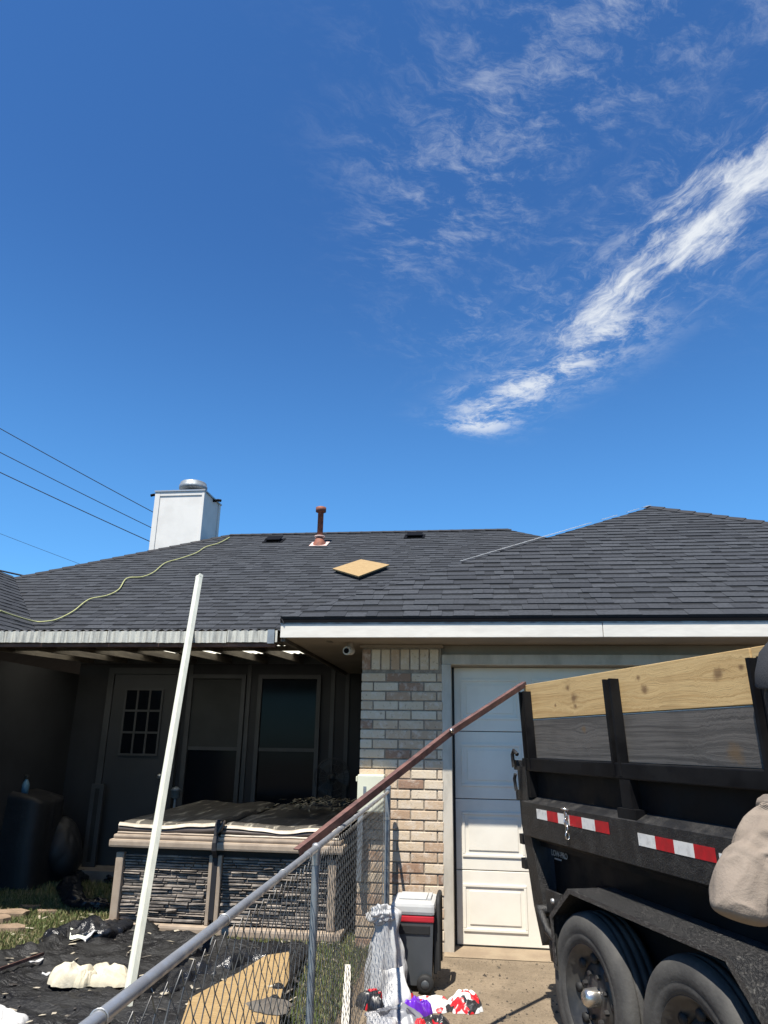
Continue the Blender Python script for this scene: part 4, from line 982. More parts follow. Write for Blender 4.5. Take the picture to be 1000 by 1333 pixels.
def tarp_h(x, y):
    ed = edge_d(x, y, TP)
    p = Vector((x, y, 0)); w = noise.noise_vector(p*1.3)*0.35; p2 = Vector((x*1.1+w.x, y*2.8+w.y, 0))
    r1 = (1-abs(noise.noise(p2*1.5)))**5; r2 = (1-abs(noise.noise(p2*3.7+Vector((4,1,0)))))**4; r3 = (1-abs(noise.noise(p2*9+Vector((1,8,0)))))**3
    edgefold = math.exp(-((ed-.09)/.06)**2)*(0.045+.05*max(0, noise.noise((x*2,y*2,7))))
    return .010 + .034*r1+.028*r2+.014*r3 + edgefold
step = .026; xs = np.arange(-4.6, -0.7, step); ys = np.arange(3.4, 7.0, step); idx = {}; mb = MB()
vs, fs = [], []
for j, y in enumerate(ys):
    for i, x in enumerate(xs):
        if in_poly(x, y, TP): idx[(i, j)] = len(vs); vs.append((float(x), float(y), tarp_h(x, y)))
for (i, j) in idx:
    q_ = [(i,j),(i+1,j),(i+1,j+1),(i,j+1)]
    if all(k in idx for k in q_): fs.append(tuple(idx[k] for k in q_))
mb.add(vs, fs, True); o = mb.build('black_tarp', 'tarp')
md = o.modifiers.new('thick', 'SOLIDIFY'); md.thickness = 0.004; md.offset = -1
tag(o, 'wrinkled black plastic tarp spread over the yard behind the fence', 'tarp')
# shiny plastic heap along the tarp's far edge, and the ring of plastic beside the tub
def sheet_heap(name, pxs, w, hgt, mat, seed, label, cat):
    cen = [Vector(atZ(x, y, 0.0)) for x, y in pxs]; cen = smooth(cen, 6); mb = MB(); N_ = len(cen)-1
    def fnc(u, v):
        f = u*N_; i = min(int(f), N_-1); p = cen[i].lerp(cen[i+1], f-i); d = (cen[i+1]-cen[i]).normalized(); s_ = Vector((-d.y, d.x, 0)); a = (v-.5)*math.pi
        e_ = math.sin(math.pi*min(1, max(0, u)))**.4
        k = 1+.55*noise.noise((p.x*5+seed, p.y*5, v*3))+.35*noise.noise((p.x*13, p.y*13+seed, v*7))
        q_ = p + s_*math.sin(a)*w*k*e_ + Vector((0,0,.012+max(0,math.cos(a))*hgt*k*e_))
        q_ += Vector((noise.noise((u*20,v*6,seed)), noise.noise((u*20,v*6,seed+5)), 0))*.02
        q_.z = max(q_.z, .006); return q_
    mb.grid(90, 18, fnc); return tag(mb.build(name, mat), label, cat)
sheet_heap('plastic_heap', ((55,1232),(80,1228),(110,1226),(140,1222),(172,1214)), .16, .13, 'plastic_black', 3.3, 'shiny black plastic sheeting bunched up at the tarp edge near the tub', 'plastic sheet')
sheet_heap('plastic_roll', ((150,1150),(120,1142),(95,1152),(88,1166),(100,1180),(125,1184),(145,1183)), .10, .10, 'plastic_black', 8.1, 'loop of crumpled clear-black plastic on the grass beside the hot tub', 'plastic sheet')
sheet_heap('plastic_fold', ((215,1302),(240,1282),(300,1268),(350,1254),(392,1246)), .10, .09, 'plastic_black', 5.7, 'raised fold of black plastic lying along the tan plywood sheet', 'plastic sheet')
# plywood on the tarp
pl = [atZ(x, y, .07) for x, y in ((246,1306),(275,1290),(310,1272),(345,1260),(376,1255),(376,1280),(366,1300),(362,1345),(225,1370))]
tag(MB().prism([Vector((p.x,p.y,.082+.05*(i in (3,4)))) for i, p in enumerate(pl)], (0,0,.012)).build('plywood_sheet', 'plywood'), 'bare tan plywood sheet lying on the black tarp behind the fence', 'plywood')
o = heap('bark_scrap', atZ(352,1312,.096), (.13,.10,.025), 'rafter', 4.4); tag(o, 'torn brown scrap curled on the tan plywood sheet', 'scrap')
# cream bundle
z_ = .05
bd = thing('cloth_bundle', 'cream cloth bundle knotted in the middle lying on the black tarp', 'cloth bundle', atZ(110,1280,z_))
heap('bundle_end', (-.10,0,0), (.14,.12,.085), 'cloth_cream', 2.3, bd, .2, .9)
heap('bundle_end', (.13,.03,0), (.17,.10,.075), 'cloth_cream', 9.4, bd, -.2, 1.0)
heap('knot', (.015,-.01,.0), (.06,.09,.075), 'cloth_cream', 5.2, bd, 0, .8)
def sheet_scrap(name, px, w, l, rz, tilt, mat, label, cat, z=.03, curl=.03):
    c = atZ(px[0], px[1], z); mb = MB(); R_ = Matrix.Rotation(rz, 3, 'Z') @ Matrix.Rotation(tilt, 3, 'X')
    mb.grid(8, 8, lambda u, v: c + R_ @ Vector(((u-.5)*w, (v-.5)*l, curl*noise.noise((u*2+w,v*2,l*9))+curl*.5*(2*u-1)**2)) + Vector((0,0,abs(math.sin(tilt))*l/2)))
    o_ = mb.build(name, mat); md = o_.modifiers.new('thick', 'SOLIDIFY'); md.thickness = .003; return tag(o_, label, cat)
sheet_scrap('paper_scrap', (105,1221), .16, .17, .5, .25, 'paper', 'pale paper scrap on the grass beside the tarp edge', 'paper', .05)
sheet_scrap('white_scrap', (118,1224), .05, .10, -.6, .5, 'plastic_white', 'small white curled scrap beside the pale paper', 'scrap', .05)
o = heap('white_plastic_bag', atZ(-4,1342,.03), (.15,.14,.08), 'plastic_white', 6.6); tag(o, 'crumpled white plastic bag on the near end of the black tarp', 'plastic bag')
for i, (px, py, s_, lb) in enumerate(((60,1268,.05,'tiny white scrap on the tarp beside the cream bundle'), (47,1252,.10,'narrow white strip on the tarp edge'), (130,1320,.05,'pinkish scrap on the tarp by the downspout foot'))):
    sheet_scrap('tarp_scrap', (px, py), s_, s_*.5 if i != 1 else .02, i*.8+.4, .1, 'plastic_white' if i < 2 else 'lead_flash', lb, 'scrap', .075, .01)
# brown strip of wood at tarp edge, stones and rubble in the yard
a, b = atZ(-30,1275,.06), atZ(52,1246,.08)
tag(MB().prism([a, a+Vector((0,.05,.0)), a+Vector((0,.05,.02)), a+Vector((0,0,.02))], b-a).build('wood_strip', 'rust_bar'), 'brown wooden strip lying along the tarp edge by the grass', 'wood strip')
for i, (px, py, sx_, sy_, sz_) in enumerate(((15,1193,.20,.13,.045),(62,1189,.13,.06,.03),(10,1212,.17,.10,.04),(-12,1202,.2,.14,.05),(40,1183,.12,.07,.03))):
    rr = random.Random(90+i); c_ = atZ(px, py, .0); loop = []
    for k in range(9):
        a = 2*math.pi*k/9+rr.uniform(-.2,.2); q_ = rr.uniform(.7,1.1); loop.append(Vector((c_.x+math.cos(a)*sx_*q_, c_.y+math.sin(a)*sy_*q_, -.012)))
    mb = MB(); top_ = [Vector((c_.x+(p.x-c_.x)*.93, c_.y+(p.y-c_.y)*.93, sz_*rr.uniform(.75,1.1))) for p in loop]
    mb.add(loop+top_+[Vector((c_.x, c_.y, sz_))], [(k, (k+1) % 9, 9+(k+1) % 9, 9+k) for k in range(9)]+[(9+k, 9+(k+1) % 9, 18) for k in range(9)]); o = mb.build('paving_stone', 'rock_tan')
    tag(o, ['flat tan rock lying in the grass under the shaded patio edge', 'thin sliver of tan rock beside the plastic loop', 'tan rock lying in sunlit grass near the brown wooden strip', 'broad tan rock at the outer end of the rock row', 'small tan rock lying farthest into the patio shade'][i], 'rock', 'tan rocks in the yard')
# white lath on the grass beyond the fence
a, b = atZ(453,1258,.03), atZ(449,1345,.03)
tag(MB().prism([a-Vector((.022,0,0)), a+Vector((.022,0,0)), a+Vector((.022,0,.012)), a+Vector((-.022,0,.012))], b-a).build('white_lath', 'white_trim'), 'white painted lath lying in the grass behind the fence post', 'lath')

# ================================================================ COOLER AND BAGS BY THE GARAGE
cx0, cx1, cy0, cy1 = -0.60, -0.335, 5.33, 5.68
ck = thing('cooler', 'grey wheeled cooler with white lid and red band by the brick wall', 'cooler', ((cx0+cx1)/2, (cy0+cy1)/2, 0))
lf = local(ck)
mb = MB(lf); t_ = .012
mb.add([(cx0+t_,cy0+t_,.04),(cx1-t_,cy0+t_,.04),(cx1-t_,cy1-t_,.04),(cx0+t_,cy1-t_,.04),(cx0,cy0,.40),(cx1,cy0,.40),(cx1,cy1,.40),(cx0,cy1,.40)], [(0,3,2,1),(4,5,6,7),(0,1,5,4),(1,2,6,5),(2,3,7,6),(3,0,4,7)])
bo = mb.build('body', 'cooler_grey', ck)
MB(lf).box((cx0+.02,cy0-.004,.33), (cx1-.02,cy0+.01,.385), .006).build('front_grip', 'seal_black', bo)
MB(lf).box((cx0-.006,cy0-.006,.401), (cx1+.006,cy1+.006,.440), .008).build('red_band', 'cooler_red', ck)
MB(lf).box((cx0-.012,cy0-.012,.441), (cx1+.012,cy1+.012,.515), .022).build('lid', 'cooler_lid', ck)
MB(lf).box((cx0+.03,cy0+.10,.5155), (cx1-.05,cy1-.03,.526), .005).build('lid_panel', 'cooler_lid', ck)
MB(lf).box((cx1-.045,cy0+.10,.5155), (cx1-.02,cy1-.05,.53), .004).build('lid_ridge', 'cooler_lid', ck)
MB(lf).tube([(cx1+.030,cy0+.06,.12),(cx1+.030,cy0+.06,.50),(cx1+.030,cy0+.09,.54),(cx1+.030,cy1-.09,.54),(cx1+.030,cy1-.06,.50),(cx1+.030,cy1-.06,.12)], .016, 8).build('handle', 'seal_black', ck)
MB(lf).box((cx1+.001,cy0+.045,.10), (cx1+.022,cy1-.05,.47), .006).build('side_panel', 'seal_black', ck)
for (x, y) in ((cx1-.05,cy0-.012),(cx0+.05,cy0-.012)):
    w_ = MB(lf).lathe([(.028,-.02),(.05,-.02),(.055,-.012),(.055,.012),(.05,.02),(0,.02)], (x,y,.056), 'y', 20).build('wheel', 'seal_black', ck)
    MB(lf).lathe([(0,-.024),(.022,-.023),(.027,-.018)], (x,y,.056), 'y', 16).build('wheel_hub', 'cooler_grey', w_)
# tall white plastic bag slumped against the cooler
wb = thing('white_trash_bag', 'tall white plastic bag hanging down the front of the cooler', 'plastic bag', (-.66, 5.24, 0))
def drape(u, v):
    a = 2*math.pi*u; w = .125-.045*v+.02*noise.noise((v*5,1,2)); d_ = .075-.03*v
    k = 1+.30*noise.noise((math.cos(a)*2.1,math.sin(a)*2.1,v*1.6))+.16*noise.noise((math.cos(a)*6,math.sin(a)*6,v*2.6+4))
    if v > .93: k *= max(.15, 1-(v-.93)*11)
    return (.0+math.cos(a)*w*k+.02*v+.02, math.sin(a)*d_*k+.02*v, .005+v*.50+.012*noise.noise((a,v*8,3)))
MB().grid(64, 60, drape).build('bag', 'plastic_white', wb)
crumple('bag_neck', Vector((.0,.0,.40)), (.085,.06,.06), 'plastic_white', 31, .55, 2.0, 4, wb)
# snack-bag heap
hp = [('crumpled_bag', (505,1312), (.14,.10,.10), 'bag_black_print', 41, 'crumpled black plastic bag leaning on the white trash bag', .3),
      ('crumpled_bag', (515,1330), (.16,.09,.06), 'bag_grey_print', 42, 'crumpled grey bag in front of the black plastic bag', -.4),
      ('crumpled_bag', (490,1312), (.06,.06,.07), 'bag_red', 43, 'crumpled red packet at the left side of the bag heap', .8),
      ('crumpled_bag', (498,1338), (.07,.10,.05), 'plastic_white', 44, 'white wrapper lying under the red packet by the fence', .2),
      ('crumpled_bag', (536,1326), (.075,.055,.075), 'bag_purple', 45, 'bright purple plastic packet on top of the bag heap', .4),
      ('crumpled_bag', (551,1319), (.04,.04,.05), 'bag_purple', 46, 'small purple packet beside the cooler wheel', .1),
      ('crumpled_bag', (548,1345), (.03,.07,.05), 'bag_red', 47, 'narrow red wrapper next to the purple packet', .2),
      ('crumpled_bag', (566,1338), (.07,.06,.05), 'bag_black_print', 48, 'small black plastic bag at the driveway side of the heap', .5)]
for nm, p, sz, mt, sd_, lb, rz_ in hp:
    tag(heap(nm, atZ(p[0], p[1], 0.0), (sz[0]*1.25, sz[1]*1.25, sz[2]), mt, sd_*.37, None, rz_, 1.3), lb, 'plastic bag')
o = sheet_scrap('bag_flap', (512,1310), .16, .22, .5, .9, 'plastic_white', 'white bag flap sticking up between black bag and white trash bag', 'plastic bag', .03, .06)
jb = thing('shopping_bag', 'white shopping bag with black and red print lying on the driveway', 'plastic bag', atZ(582,1312,0))
heap('bag_end', (-.09,0,0), (.15,.11,.045), 'bag_print', 5.1, jb, 0, 1.2)
heap('bag_end', (.11,.0,0), (.12,.11,.065), 'bag_print', 7.7, jb, 0, 1.2)

# ================================================================ PATIO THINGS IN THE SHADE
gp = atY(0,1015,8.3); gx1 = atY(57,1040,8.0).x
gr = thing('covered_grill', 'grill under a black fabric cover in the shaded patio corner', 'grill', (gx1-.45, 8.2, 0))
def gcov(u, v):
    a = 2*math.pi*u; ca, sa = math.cos(a), math.sin(a); k = (abs(ca)**6+abs(sa)**6)**(-1/6)
    w = .45+.05*(1-v); d_ = .30+.05*(1-v); z = v*.98-.10*max(0, ca)*v
    if v > .96: w *= .75; d_ *= .75
    f_ = 1+.03*noise.noise((ca*4,sa*4,v*2))
    return (ca*k*w*f_, sa*k*d_*f_, z+.02*noise.noise((ca*2,sa*2,v)))
mb = MB(); mb.grid(48, 24, gcov); mb.add([gcov(i/48, 1) for i in range(48)], [tuple(range(48))]); mb.build('fabric_cover', 'grill_cover', gr)
bt = atY(36,1028,8.2); gz = .93
b_ = MB().lathe([(0,0),(.038,.0),(.040,.10),(.030,.13),(.018,.15),(.018,.165)], (0,0,0), 'z', 16).build('spray_bottle', 'bottle_blue')
b_.location = (bt.x, 8.15, gz-.02); tag(b_, 'small blue-grey bottle with dark cap standing on the covered grill', 'bottle')
cp = MB().lathe([(.022,.160),(.022,.195),(.018,.205),(0,.205)], (0,0,0), 'z', 12).build('bottle_cap', 'seal_black', b_)
o = crumple('draped_box', (atY(82,1090,8.45).x, 8.45, .0), (.24,.22,.33), 'grill_cover', 61, .22, 1.0, 4); tag(o, 'low black draped object beside the covered grill', 'covered object')
fa, fb = atY(111,1075,8.75), atY(134,1021,8.75)
fm = thing('leaning_frame', 'grey picture-like frame with dark centre leaning on the patio wall by the door', 'frame', ((fa.x+fb.x)/2, 8.8, .1))
lf = local(fm); zl, zh = .101, fb.z
for (a, b, c, d) in ((fa.x,fa.x+.05,zl,zh),(fb.x-.05,fb.x,zl,zh),(fa.x+.05,fb.x-.05,zh-.05,zh),(fa.x+.05,fb.x-.05,zl,zl+.05)): MB(lf).box((a,8.78,c), (b,8.82,d)).build('frame_bar', 'patio_trim', fm)
MB(lf).box((fa.x+.051,8.79,zl+.051), (fb.x-.051,8.81,zh-.051)).build('centre_panel', 'seal_black', fm)
fx_ = atY(433,1012,8.7)
fnn = thing('standing_fan', 'black round standing fan beside the tall patio window', 'fan', (fx_.x, 8.7, .1))
MB().lathe([(.20,0),(.20,.02),(.05,.04),(.02,.06)], (0,0,0), 'z', 24).build('base', 'fan_dark', fnn)
MB().tube([(0,0,.05),(0,0,fx_.z-.1)], .014, 8).build('pole', 'fan_dark', fnn)
cage = MB()
for r_, y_ in ((.21,-.0),(.20,-.03),(.14,-.05),(.07,-.06)):
    cage.tube([(r_*math.cos(k*math.pi/16), y_, fx_.z-.1+r_*math.sin(k*math.pi/16)) for k in range(33)], .004, 5, False)
for k in range(24):
    a = k*math.pi/12; cage.tube([(.03*math.cos(a),-.062,fx_.z-.1+.03*math.sin(a)),(.14*math.cos(a),-.05,fx_.z-.1+.14*math.sin(a)),(.21*math.cos(a),0,fx_.z-.1+.21*math.sin(a))], .0022, 4, False)
cage.build('cage', 'fan_dark', fnn)
for k in range(3):
    a = k*2*math.pi/3
    def blade(u, v, a=a): r_ = .03+.16*u; b_ = a+(v-.5)*.9; return (r_*math.cos(b_), -.02+.02*(v-.5), fx_.z-.1+r_*math.sin(b_))
    MB().grid(6, 6, blade).build('blade', 'patio_trim', fnn)
MB().lathe([(0,-.045),(.035,-.04),(.05,.02),(.05,.10),(0,.11)], (0,0,fx_.z-.1), 'y', 16).build('motor', 'fan_dark', fnn)
lp = atY(228,1040,8.72)
pt = thing('path_lamp', 'short dark post lamp standing behind the hot tub', 'lamp', (lp.x, 8.72, .1))
MB().tube([(0,0,0),(0,0,lp.z-.1)], .016, 8).build('post', 'galv_dull', pt)
MB().lathe([(.02,0),(.05,.02),(.05,.09),(.065,.095),(.02,.13),(0,.13)], (0,0,lp.z-.1), 'z', 14).build('lamp_head', 'galv_dull', pt)

# ================================================================ PERSON at the right edge
def skin_mesh(joints, edges, subdiv=2, root=0):
    me = bpy.data.meshes.new('tmp'); me.from_pydata([j[0] for j in joints], edges, []); ob = bpy.data.objects.new('tmp', me); COL.objects.link(ob)
    ob.modifiers.new('skin', 'SKIN'); sd_ = ob.modifiers.new('sub', 'SUBSURF'); sd_.levels = subdiv; sd_.render_levels = subdiv
    for i, sv in enumerate(me.skin_vertices[0].data):
        r_ = joints[i][1]; sv.radius = (r_, r_) if not isinstance(r_, tuple) else r_; sv.use_root = (i == root)
    dg = bpy.context.evaluated_depsgraph_get(); out = bpy.data.meshes.new_from_object(ob.evaluated_get(dg))
    bpy.data.objects.remove(ob); out.polygons.foreach_set('use_smooth', [True]*len(out.polygons)); return out
elb_w = atD(969, 1160, 1.86); sho_w = atD(1016, 1084, 1.90); head_w = atD(1040, 902, 1.95)
PB = Vector((head_w.x+.01, head_w.y+.02, 0))
FWD = Vector((0.55, 0.83, 0)).normalized(); RGT = Vector((FWD.y, -FWD.x, 0))
pn = thing('person', 'person in a beige sweatshirt and dark grey cap standing beside the trailer', 'person', PB)
def pw(p): return Vector(p)-PB            # world -> local
SIDE = Vector((_r0[0], _r0[1], 0))
def bp(f, r, z): return FWD*f+RGT*r+Vector((0,0,z))+SIDE*(.20*max(0, min(1, (1.50-z)/.45)))   # body frame -> local
ls, le = pw(sho_w), pw(elb_w); lw = le + FWD*.20 + RGT*.08 + Vector((0,0,.10)); lh = lw+FWD*.06+RGT*.03+Vector((0,0,.03))
hz = head_w.z; sz_ = ls.z
rs, re_ = bp(0,.19,sz_), bp(-.03,.24,sz_-.29); rw = bp(.16,.22,sz_-.38); rh = bp(.24,.20,sz_-.37)
body = [(bp(0,0,.92),(.13,.11)), (bp(.01,0,1.12),(.13,.10)), (bp(.02,0,sz_-.06),(.15,.11)), (bp(.02,0,sz_+.06),.07), (bp(.035,0,sz_+.13),.055),
        (ls+Vector((0,0,.0)),.065), (le,.045), (lw,.032), (rs,.065), (re_,.045), (rw,.032),
        (bp(0,-.10,.86),.09), (bp(.02,-.11,.48),.062), (bp(-.01,-.11,.09),.042), (bp(.12,-.12,.035),.035),
        (bp(0,.10,.86),.09), (bp(.02,.11,.48),.062), (bp(-.01,.11,.09),.042), (bp(.12,.12,.035),.035), (lh,.028), (rh,.028)]
ed = [(0,1),(1,2),(2,3),(3,4),(2,5),(5,6),(6,7),(7,19),(2,8),(8,9),(9,10),(10,20),(0,11),(11,12),(12,13),(13,14),(0,15),(15,16),(16,17),(17,18)]
for (w0, h0, sgn) in ((lw, lh, 1), (rw, rh, -1)):
    d = (h0-w0).normalized(); s_ = d.cross(Vector((0,0,1))).normalized(); n_ = s_.cross(d); hi_ = 19 if sgn == 1 else 20
    for k, (off, L_) in enumerate(((-.028,.058),(-.010,.070),(.010,.066),(.026,.052))):
        i0 = len(body); body.append((h0+d*.045+s_*off,.0095)); body.append((h0+d*(.045+L_*.55)+s_*off*1.1-n_*.012,.0088)); body.append((h0+d*(.045+L_*.85)+s_*off*1.1-n_*.035,.0075))
        ed += [(hi_,i0),(i0,i0+1),(i0+1,i0+2)]
    i0 = len(body); body.append((h0+d*.0-s_*.040*sgn,.011)); body.append((h0+d*.035-s_*.055*sgn-n_*.01,.0095)); ed += [(hi_,i0),(i0,i0+1)]
me = skin_mesh(body, ed, 2)
# head joined to the neck in the same mesh
bm = bmesh.new(); bm.from_mesh(me)
hb_ = bmesh.ops.create_uvsphere(bm, u_segments=28, v_segments=20, radius=1.0)
hc_ = bp(.045,0,hz)
for v in hb_['verts']:
    f_, r_, z_ = v.co.y, v.co.x, v.co.z
    wdt = .078*(1-.18*max(0,-z_)); q_ = Vector((f_*.098, r_*wdt, z_*.122))
    if f_ > .55 and abs(r_) < .25 and -.35 < z_ < .15: q_.x += .022*(1-abs(r_)/.25)*(1-abs(z_+.18)/.35 if abs(z_+.18) < .35 else 0)
    if f_ > .3 and -.05 < z_ < .2 and .2 < abs(r_) < .65: q_.x -= .010
    if f_ > .4 and z_ < -.55: q_.x += .010
    if f_ > .6 and -.55 < z_ < -.40 and abs(r_) < .35: q_.x += .006
    if abs(r_) > .9 and abs(f_) < .35 and abs(z_) < .3: q_.y *= 1.12
    v.co = hc_ + FWD*q_.x + RGT*q_.y + Vector((0,0,q_.z))
bm.to_mesh(me); bm.free(); me.polygons.foreach_set('use_smooth', [True]*len(me.polygons)); me.materials.clear(); me.materials.append(MATS['skin']); me.name = 'body'
link('body', me, pn)
for r_ in (-.031,.031):
    o = MB().lathe([(0,.011),(.008,.008),(.0115,0),(.008,-.008),(0,-.011)], hc_+FWD*.080+RGT*r_+Vector((0,0,.012)), 'z', 12).build('eye', 'eye_white', pn)
# sweatshirt: own, looser surface with a bunched elbow
mid = le.lerp(ls, .45)
sw = [(bp(0,0,.88),(.17,.145)), (bp(.01,0,1.12),(.172,.135)), (bp(.02,0,sz_-.06),(.185,.135)), (bp(.02,0,sz_+.05),.085),
      (ls+Vector((0,0,-.005)),.088), (mid,.06), (le,.05), (lw,.04), (rs,.085), (re_,.070), (rw,.05)]
me = skin_mesh(sw, [(0,1),(1,2),(2,3),(2,4),(4,5),(5,6),(6,7),(2,8),(8,9),(9,10)], 3)
for v in me.vertices:
    p = v.co.copy(); dd = (p-le).length
    k = .008*noise.noise(p*6)+.010*((1-abs(noise.noise(p*7+Vector((3,1,7)))))**3)+.004*((1-abs(noise.noise(p*16+Vector((1,5,2)))))**3)
    ax = (le-ls).normalized(); t_ = (p-ls).dot(ax); k += .004*math.sin(t_*60+4*noise.noise(p*6))*math.exp(-((dd-.10)/.10)**2)
    v.co = p + v.normal*k
me.materials.clear(); me.materials.append(MATS['sweatshirt']); me.name = 'sweatshirt'; link('sweatshirt', me, pn)
def sleeve_r(t, a):
    L_ = SLV_L; d_ = t*L_; R0 = .080-.014*min(1, t/.5)+.004*math.exp(-((t-.74)/.15)**2); Rc = .045
    r_ = R0
    if d_ > L_-Rc: r_ = R0*(1-((d_-(L_-Rc))/Rc)**3)**.5
    ca, sa = math.cos(a), math.sin(a); e_ = min(1, (L_-d_)/.04)
    f_ = -.005*math.exp(-((t-.58+.06*ca)/.03)**2)+.0035*math.exp(-((t-.64+.06*ca)/.03)**2)-.004*math.exp(-((t-.47-.05*sa)/.03)**2)
    for i_ in range(7):
        c_ = i_*.93+3.0*t+.4*noise.noise((i_*3.1, t*4, 0)); d2_ = math.atan2(math.sin(a-c_), math.cos(a-c_))
        f_ += (.0085-.0015*(i_ % 3))*math.exp(-(d2_/(.15+.05*(i_ % 2)))**2)*math.exp(-((t-(.36+.08*(i_ % 3)))/.17)**2)
    f_ += .006*((1-abs(noise.noise((ca*1.2+t*4, sa*1.2-t*3.5, 7.7))))**4)+.003*noise.noise((ca*3, sa*3, t*8))
    return max(.0005, r_+(f_-.004)*e_)
ax = (le-ls).normalized(); SLV_L = (le-ls).length+.05+.075
mb = MB()
loft(mb, [ls-ax*.05, ls+Vector((.004,0,.0)), ls.lerp(le,.5)+Vector((-.008,0,.006)), le, le+ax*.04+Vector((.006,0,-.035))], sleeve_r, 150, 90)
loft(mb, [le-ax*.01, le.lerp(lw,.5), lw], lambda t, a: .055-.012*t+.005*noise.noise((math.cos(a)*2, math.sin(a)*2, t*5)), 50, 60)
mb.build('sleeve', 'sweatshirt', pn)
jn = [(bp(0,0,.93),(.165,.14)), (bp(0,-.10,.86),.112), (bp(.02,-.11,.48),.085), (bp(-.005,-.11,.10),.072), (bp(0,.10,.86),.112), (bp(.02,.11,.48),.085), (bp(-.005,.11,.10),.072)]
me = skin_mesh(jn, [(0,1),(1,2),(2,3),(0,4),(4,5),(5,6)], 2); me.materials.clear(); me.materials.append(MATS['jeans']); me.name = 'trousers'; link('trousers', me, pn)
for r_ in (-.115,.115):
    mb = MB(); mb.lathe([(0,0),(.9,0),(1,.12),(1,.35),(.8,.75),(.45,1),(0,1.02)], (0,0,0), 'z', 20); vs_ = []
    mb.v = [tuple(bp(.045+v[0]*.135, r_+v[1]*.05, v[2]*.095*(1-.35*max(0,v[0])))) for v in mb.v]; mb.build('shoe', 'shoe', pn)
hm = MB(); hm.lathe([(0,1.10),(.55,1.02),(.88,.72),(1.04,.30),(1.08,.02),(1.06,-.02),(1.0,-.02)], (0,0,0), 'z', 28)
hm.v = [tuple(hc_+FWD*(v[1]*.122-.004)+RGT*(v[0]*.104)+Vector((0,0,v[2]*.125+.028+.02*v[1]))) for v in hm.v]; cap = hm.build('cap', 'cap_grey', pn)
hr = MB(); hr.lathe([(1.0,.20),(1.07,-.05),(1.04,-.40),(.90,-.72),(.70,-.85)], (0,0,0), 'z', 28)
hr.v = [tuple(hc_+FWD*(min(v[1],.30)*.106-.006)+RGT*(v[0]*.087)+Vector((0,0,v[2]*.125))) for v in hr.v]; hr.build('hair', 'hair_black', pn)

# ================================================================ GRASS, PEBBLES
rng = np.random.default_rng(5)
def grass_patch(n, x0, x1, y0, y1, ok, h0=.022, h1=.05):
    V, C = [], []
    X = rng.uniform(x0, x1, n*2); Y = rng.uniform(y0, y1, n*2); cnt = 0
    for x, y in zip(X, Y):
        if not ok(x, y): continue
        a = rng.uniform(0, 2*math.pi); h_ = rng.uniform(h0, h1); w = rng.uniform(.002, .0042); l = rng.uniform(.2, .9)*h_; b = rng.uniform(0, 2*math.pi)
        dx, dy = math.cos(a)*w, math.sin(a)*w; lx, ly = math.cos(b)*l, math.sin(b)*l
        V += [(x-dx,y-dy,-.012),(x+dx,y+dy,-.012),(x+dx*.7+lx*.4,y+dy*.7+ly*.4,h_*.6),(x-dx*.7+lx*.4,y-dy*.7+ly*.4,h_*.6),(x+lx,y+ly,h_)]
        t = rng.uniform(0, 1); s_ = rng.uniform(.75, 1.25); patch = .5+.5*noise.noise((x*1.6,y*1.6,0))
        c = (np.array((.055,.088,.022))*(1-t)+np.array((.125,.14,.05))*t) if rng.uniform() < .84-.25*patch else np.array((.20,.17,.09))
        C.append(tuple(c*s_)); cnt += 1
        if cnt >= n: break
    k = np.arange(cnt)*5
    F_ = [f for q_ in k for f in ((q_,q_+1,q_+2,q_+3),(q_+3,q_+2,q_+4))]
    me = bpy.data.meshes.new('grass'); me.from_pydata(V, [], [tuple(int(i) for i in f) for f in F_])
    ca = me.color_attributes.new('Col', 'FLOAT_COLOR', 'CORNER'); ca.data.foreach_set('color', [x for c in C for _ in range(7) for x in (*c, 1.0)])
    me.materials.append(MATS['grass']); return link('grass', me, None, 'stuff')
tub_ok = lambda x, y: not (TX0-.06 < x < TX1+.06 and TY0-.06 < y < TY1+.06)
o = grass_patch(46000, -5.0, -0.86, 4.2, 8.5, lambda x, y: not in_poly(x, y, TP) and tub_ok(x, y) and not (y > 7.6 and rng.uniform() < .7) and x < fx(y)-.02+.03*noise.noise((y*4,0,0)))
o['label'] = 'short sun-bleached grass of the yard around the tarp and tub'
mb = MB()
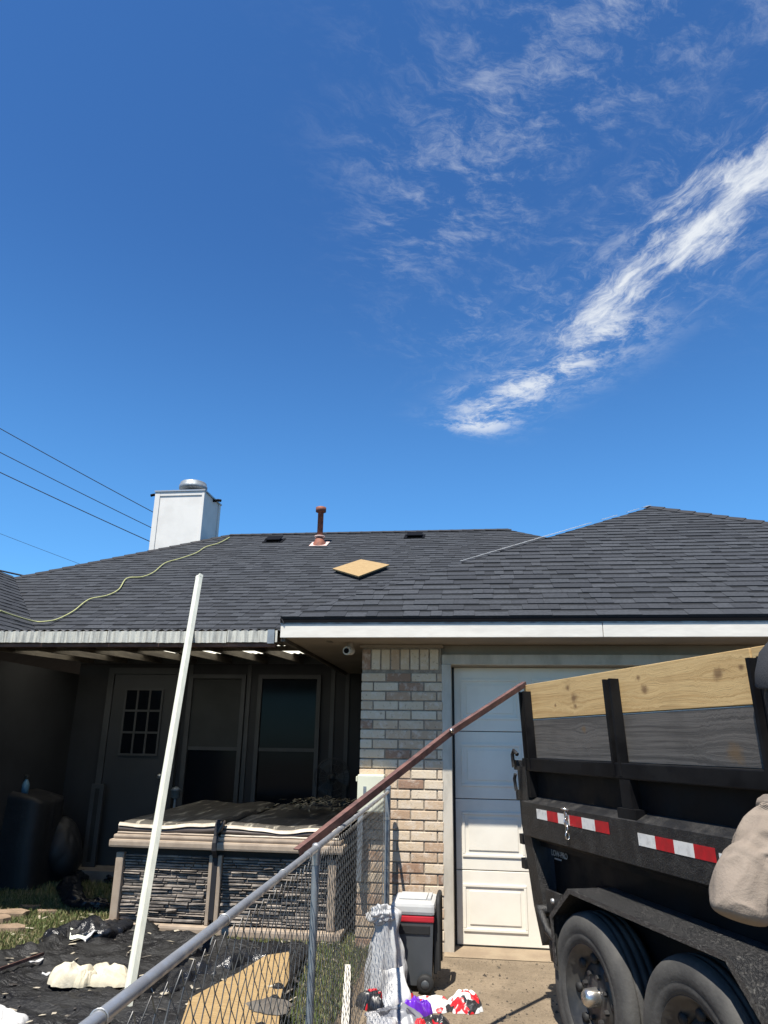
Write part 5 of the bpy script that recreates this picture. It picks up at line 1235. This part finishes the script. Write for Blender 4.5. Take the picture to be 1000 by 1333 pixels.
for i in range(900):
    x = rng.uniform(-.72, 1.3); y = rng.uniform(4.3, 6.25); r_ = abs(rng.normal(0, .0035))+.002
    if rng.uniform() < .04: r_ *= 2.6
    mb.add([(x-r_,y,0),(x,y-r_,0),(x+r_*1.2,y,0),(x,y+r_,0),(x,y,r_*1.1)], [(0,1,4),(1,2,4),(2,3,4),(3,0,4)])
o = mb.build('pebbles', 'pebble', None, 'stuff'); o['label'] = 'small pebbles and grit scattered over the driveway'
mb = MB()
for i in range(420):
    x = rng.uniform(-4.3, -1.0); y = rng.uniform(4.0, 6.9)
    if not tub_ok(x, y): continue
    z = tarp_h(x, y)+.004 if in_poly(x, y, TP) else .02
    if in_poly(x, y, TP) and rng.uniform() < .45: continue
    a = rng.uniform(0, 6.28); w, l = rng.uniform(.004,.016), rng.uniform(.008,.045); d1_ = Vector((math.cos(a), math.sin(a), rng.uniform(-.3,.3)))*l; d2_ = Vector((-math.sin(a), math.cos(a), rng.uniform(-.3,.3)))*w
    c = Vector((x, y, z+.004)); mb.add([c-d1_-d2_, c+d1_-d2_*.6, c+d1_*.8+d2_, c-d1_*.9+d2_*.8, c+Vector((0,0,.004))], [(0,1,4),(1,2,4),(2,3,4),(3,0,4)])
o = mb.build('roofing_debris', 'debris', None, 'stuff'); o['label'] = 'small chips and scraps of roofing debris scattered over tarp and grass'
mb = MB()
for i in range(330):
    x = rng.normal(-1.62, .20); y = rng.uniform(7.2, 8.25); l, w = rng.uniform(.015,.05), rng.uniform(.004,.012); a = rng.uniform(0, 6.28)
    if not (TX0+.05 < x < TX1-.06): continue
    c = Vector((x, y, .905+.035*(y-7.2)+rng.uniform(0,.035)*math.exp(-((x+1.62)/.18)**2))); d1_ = Vector((math.cos(a), math.sin(a), rng.uniform(-.2,.4)))*l; d2_ = Vector((-math.sin(a), math.cos(a), 0))*w
    mb.add([c-d1_-d2_, c+d1_-d2_, c+d1_+d2_, c-d1_+d2_], [(0,1,2,3)])
o = mb.build('leaf_litter', 'litter', None, 'stuff'); o['label'] = 'dry leaf litter and scraps heaped on the back corner of the tub cover'
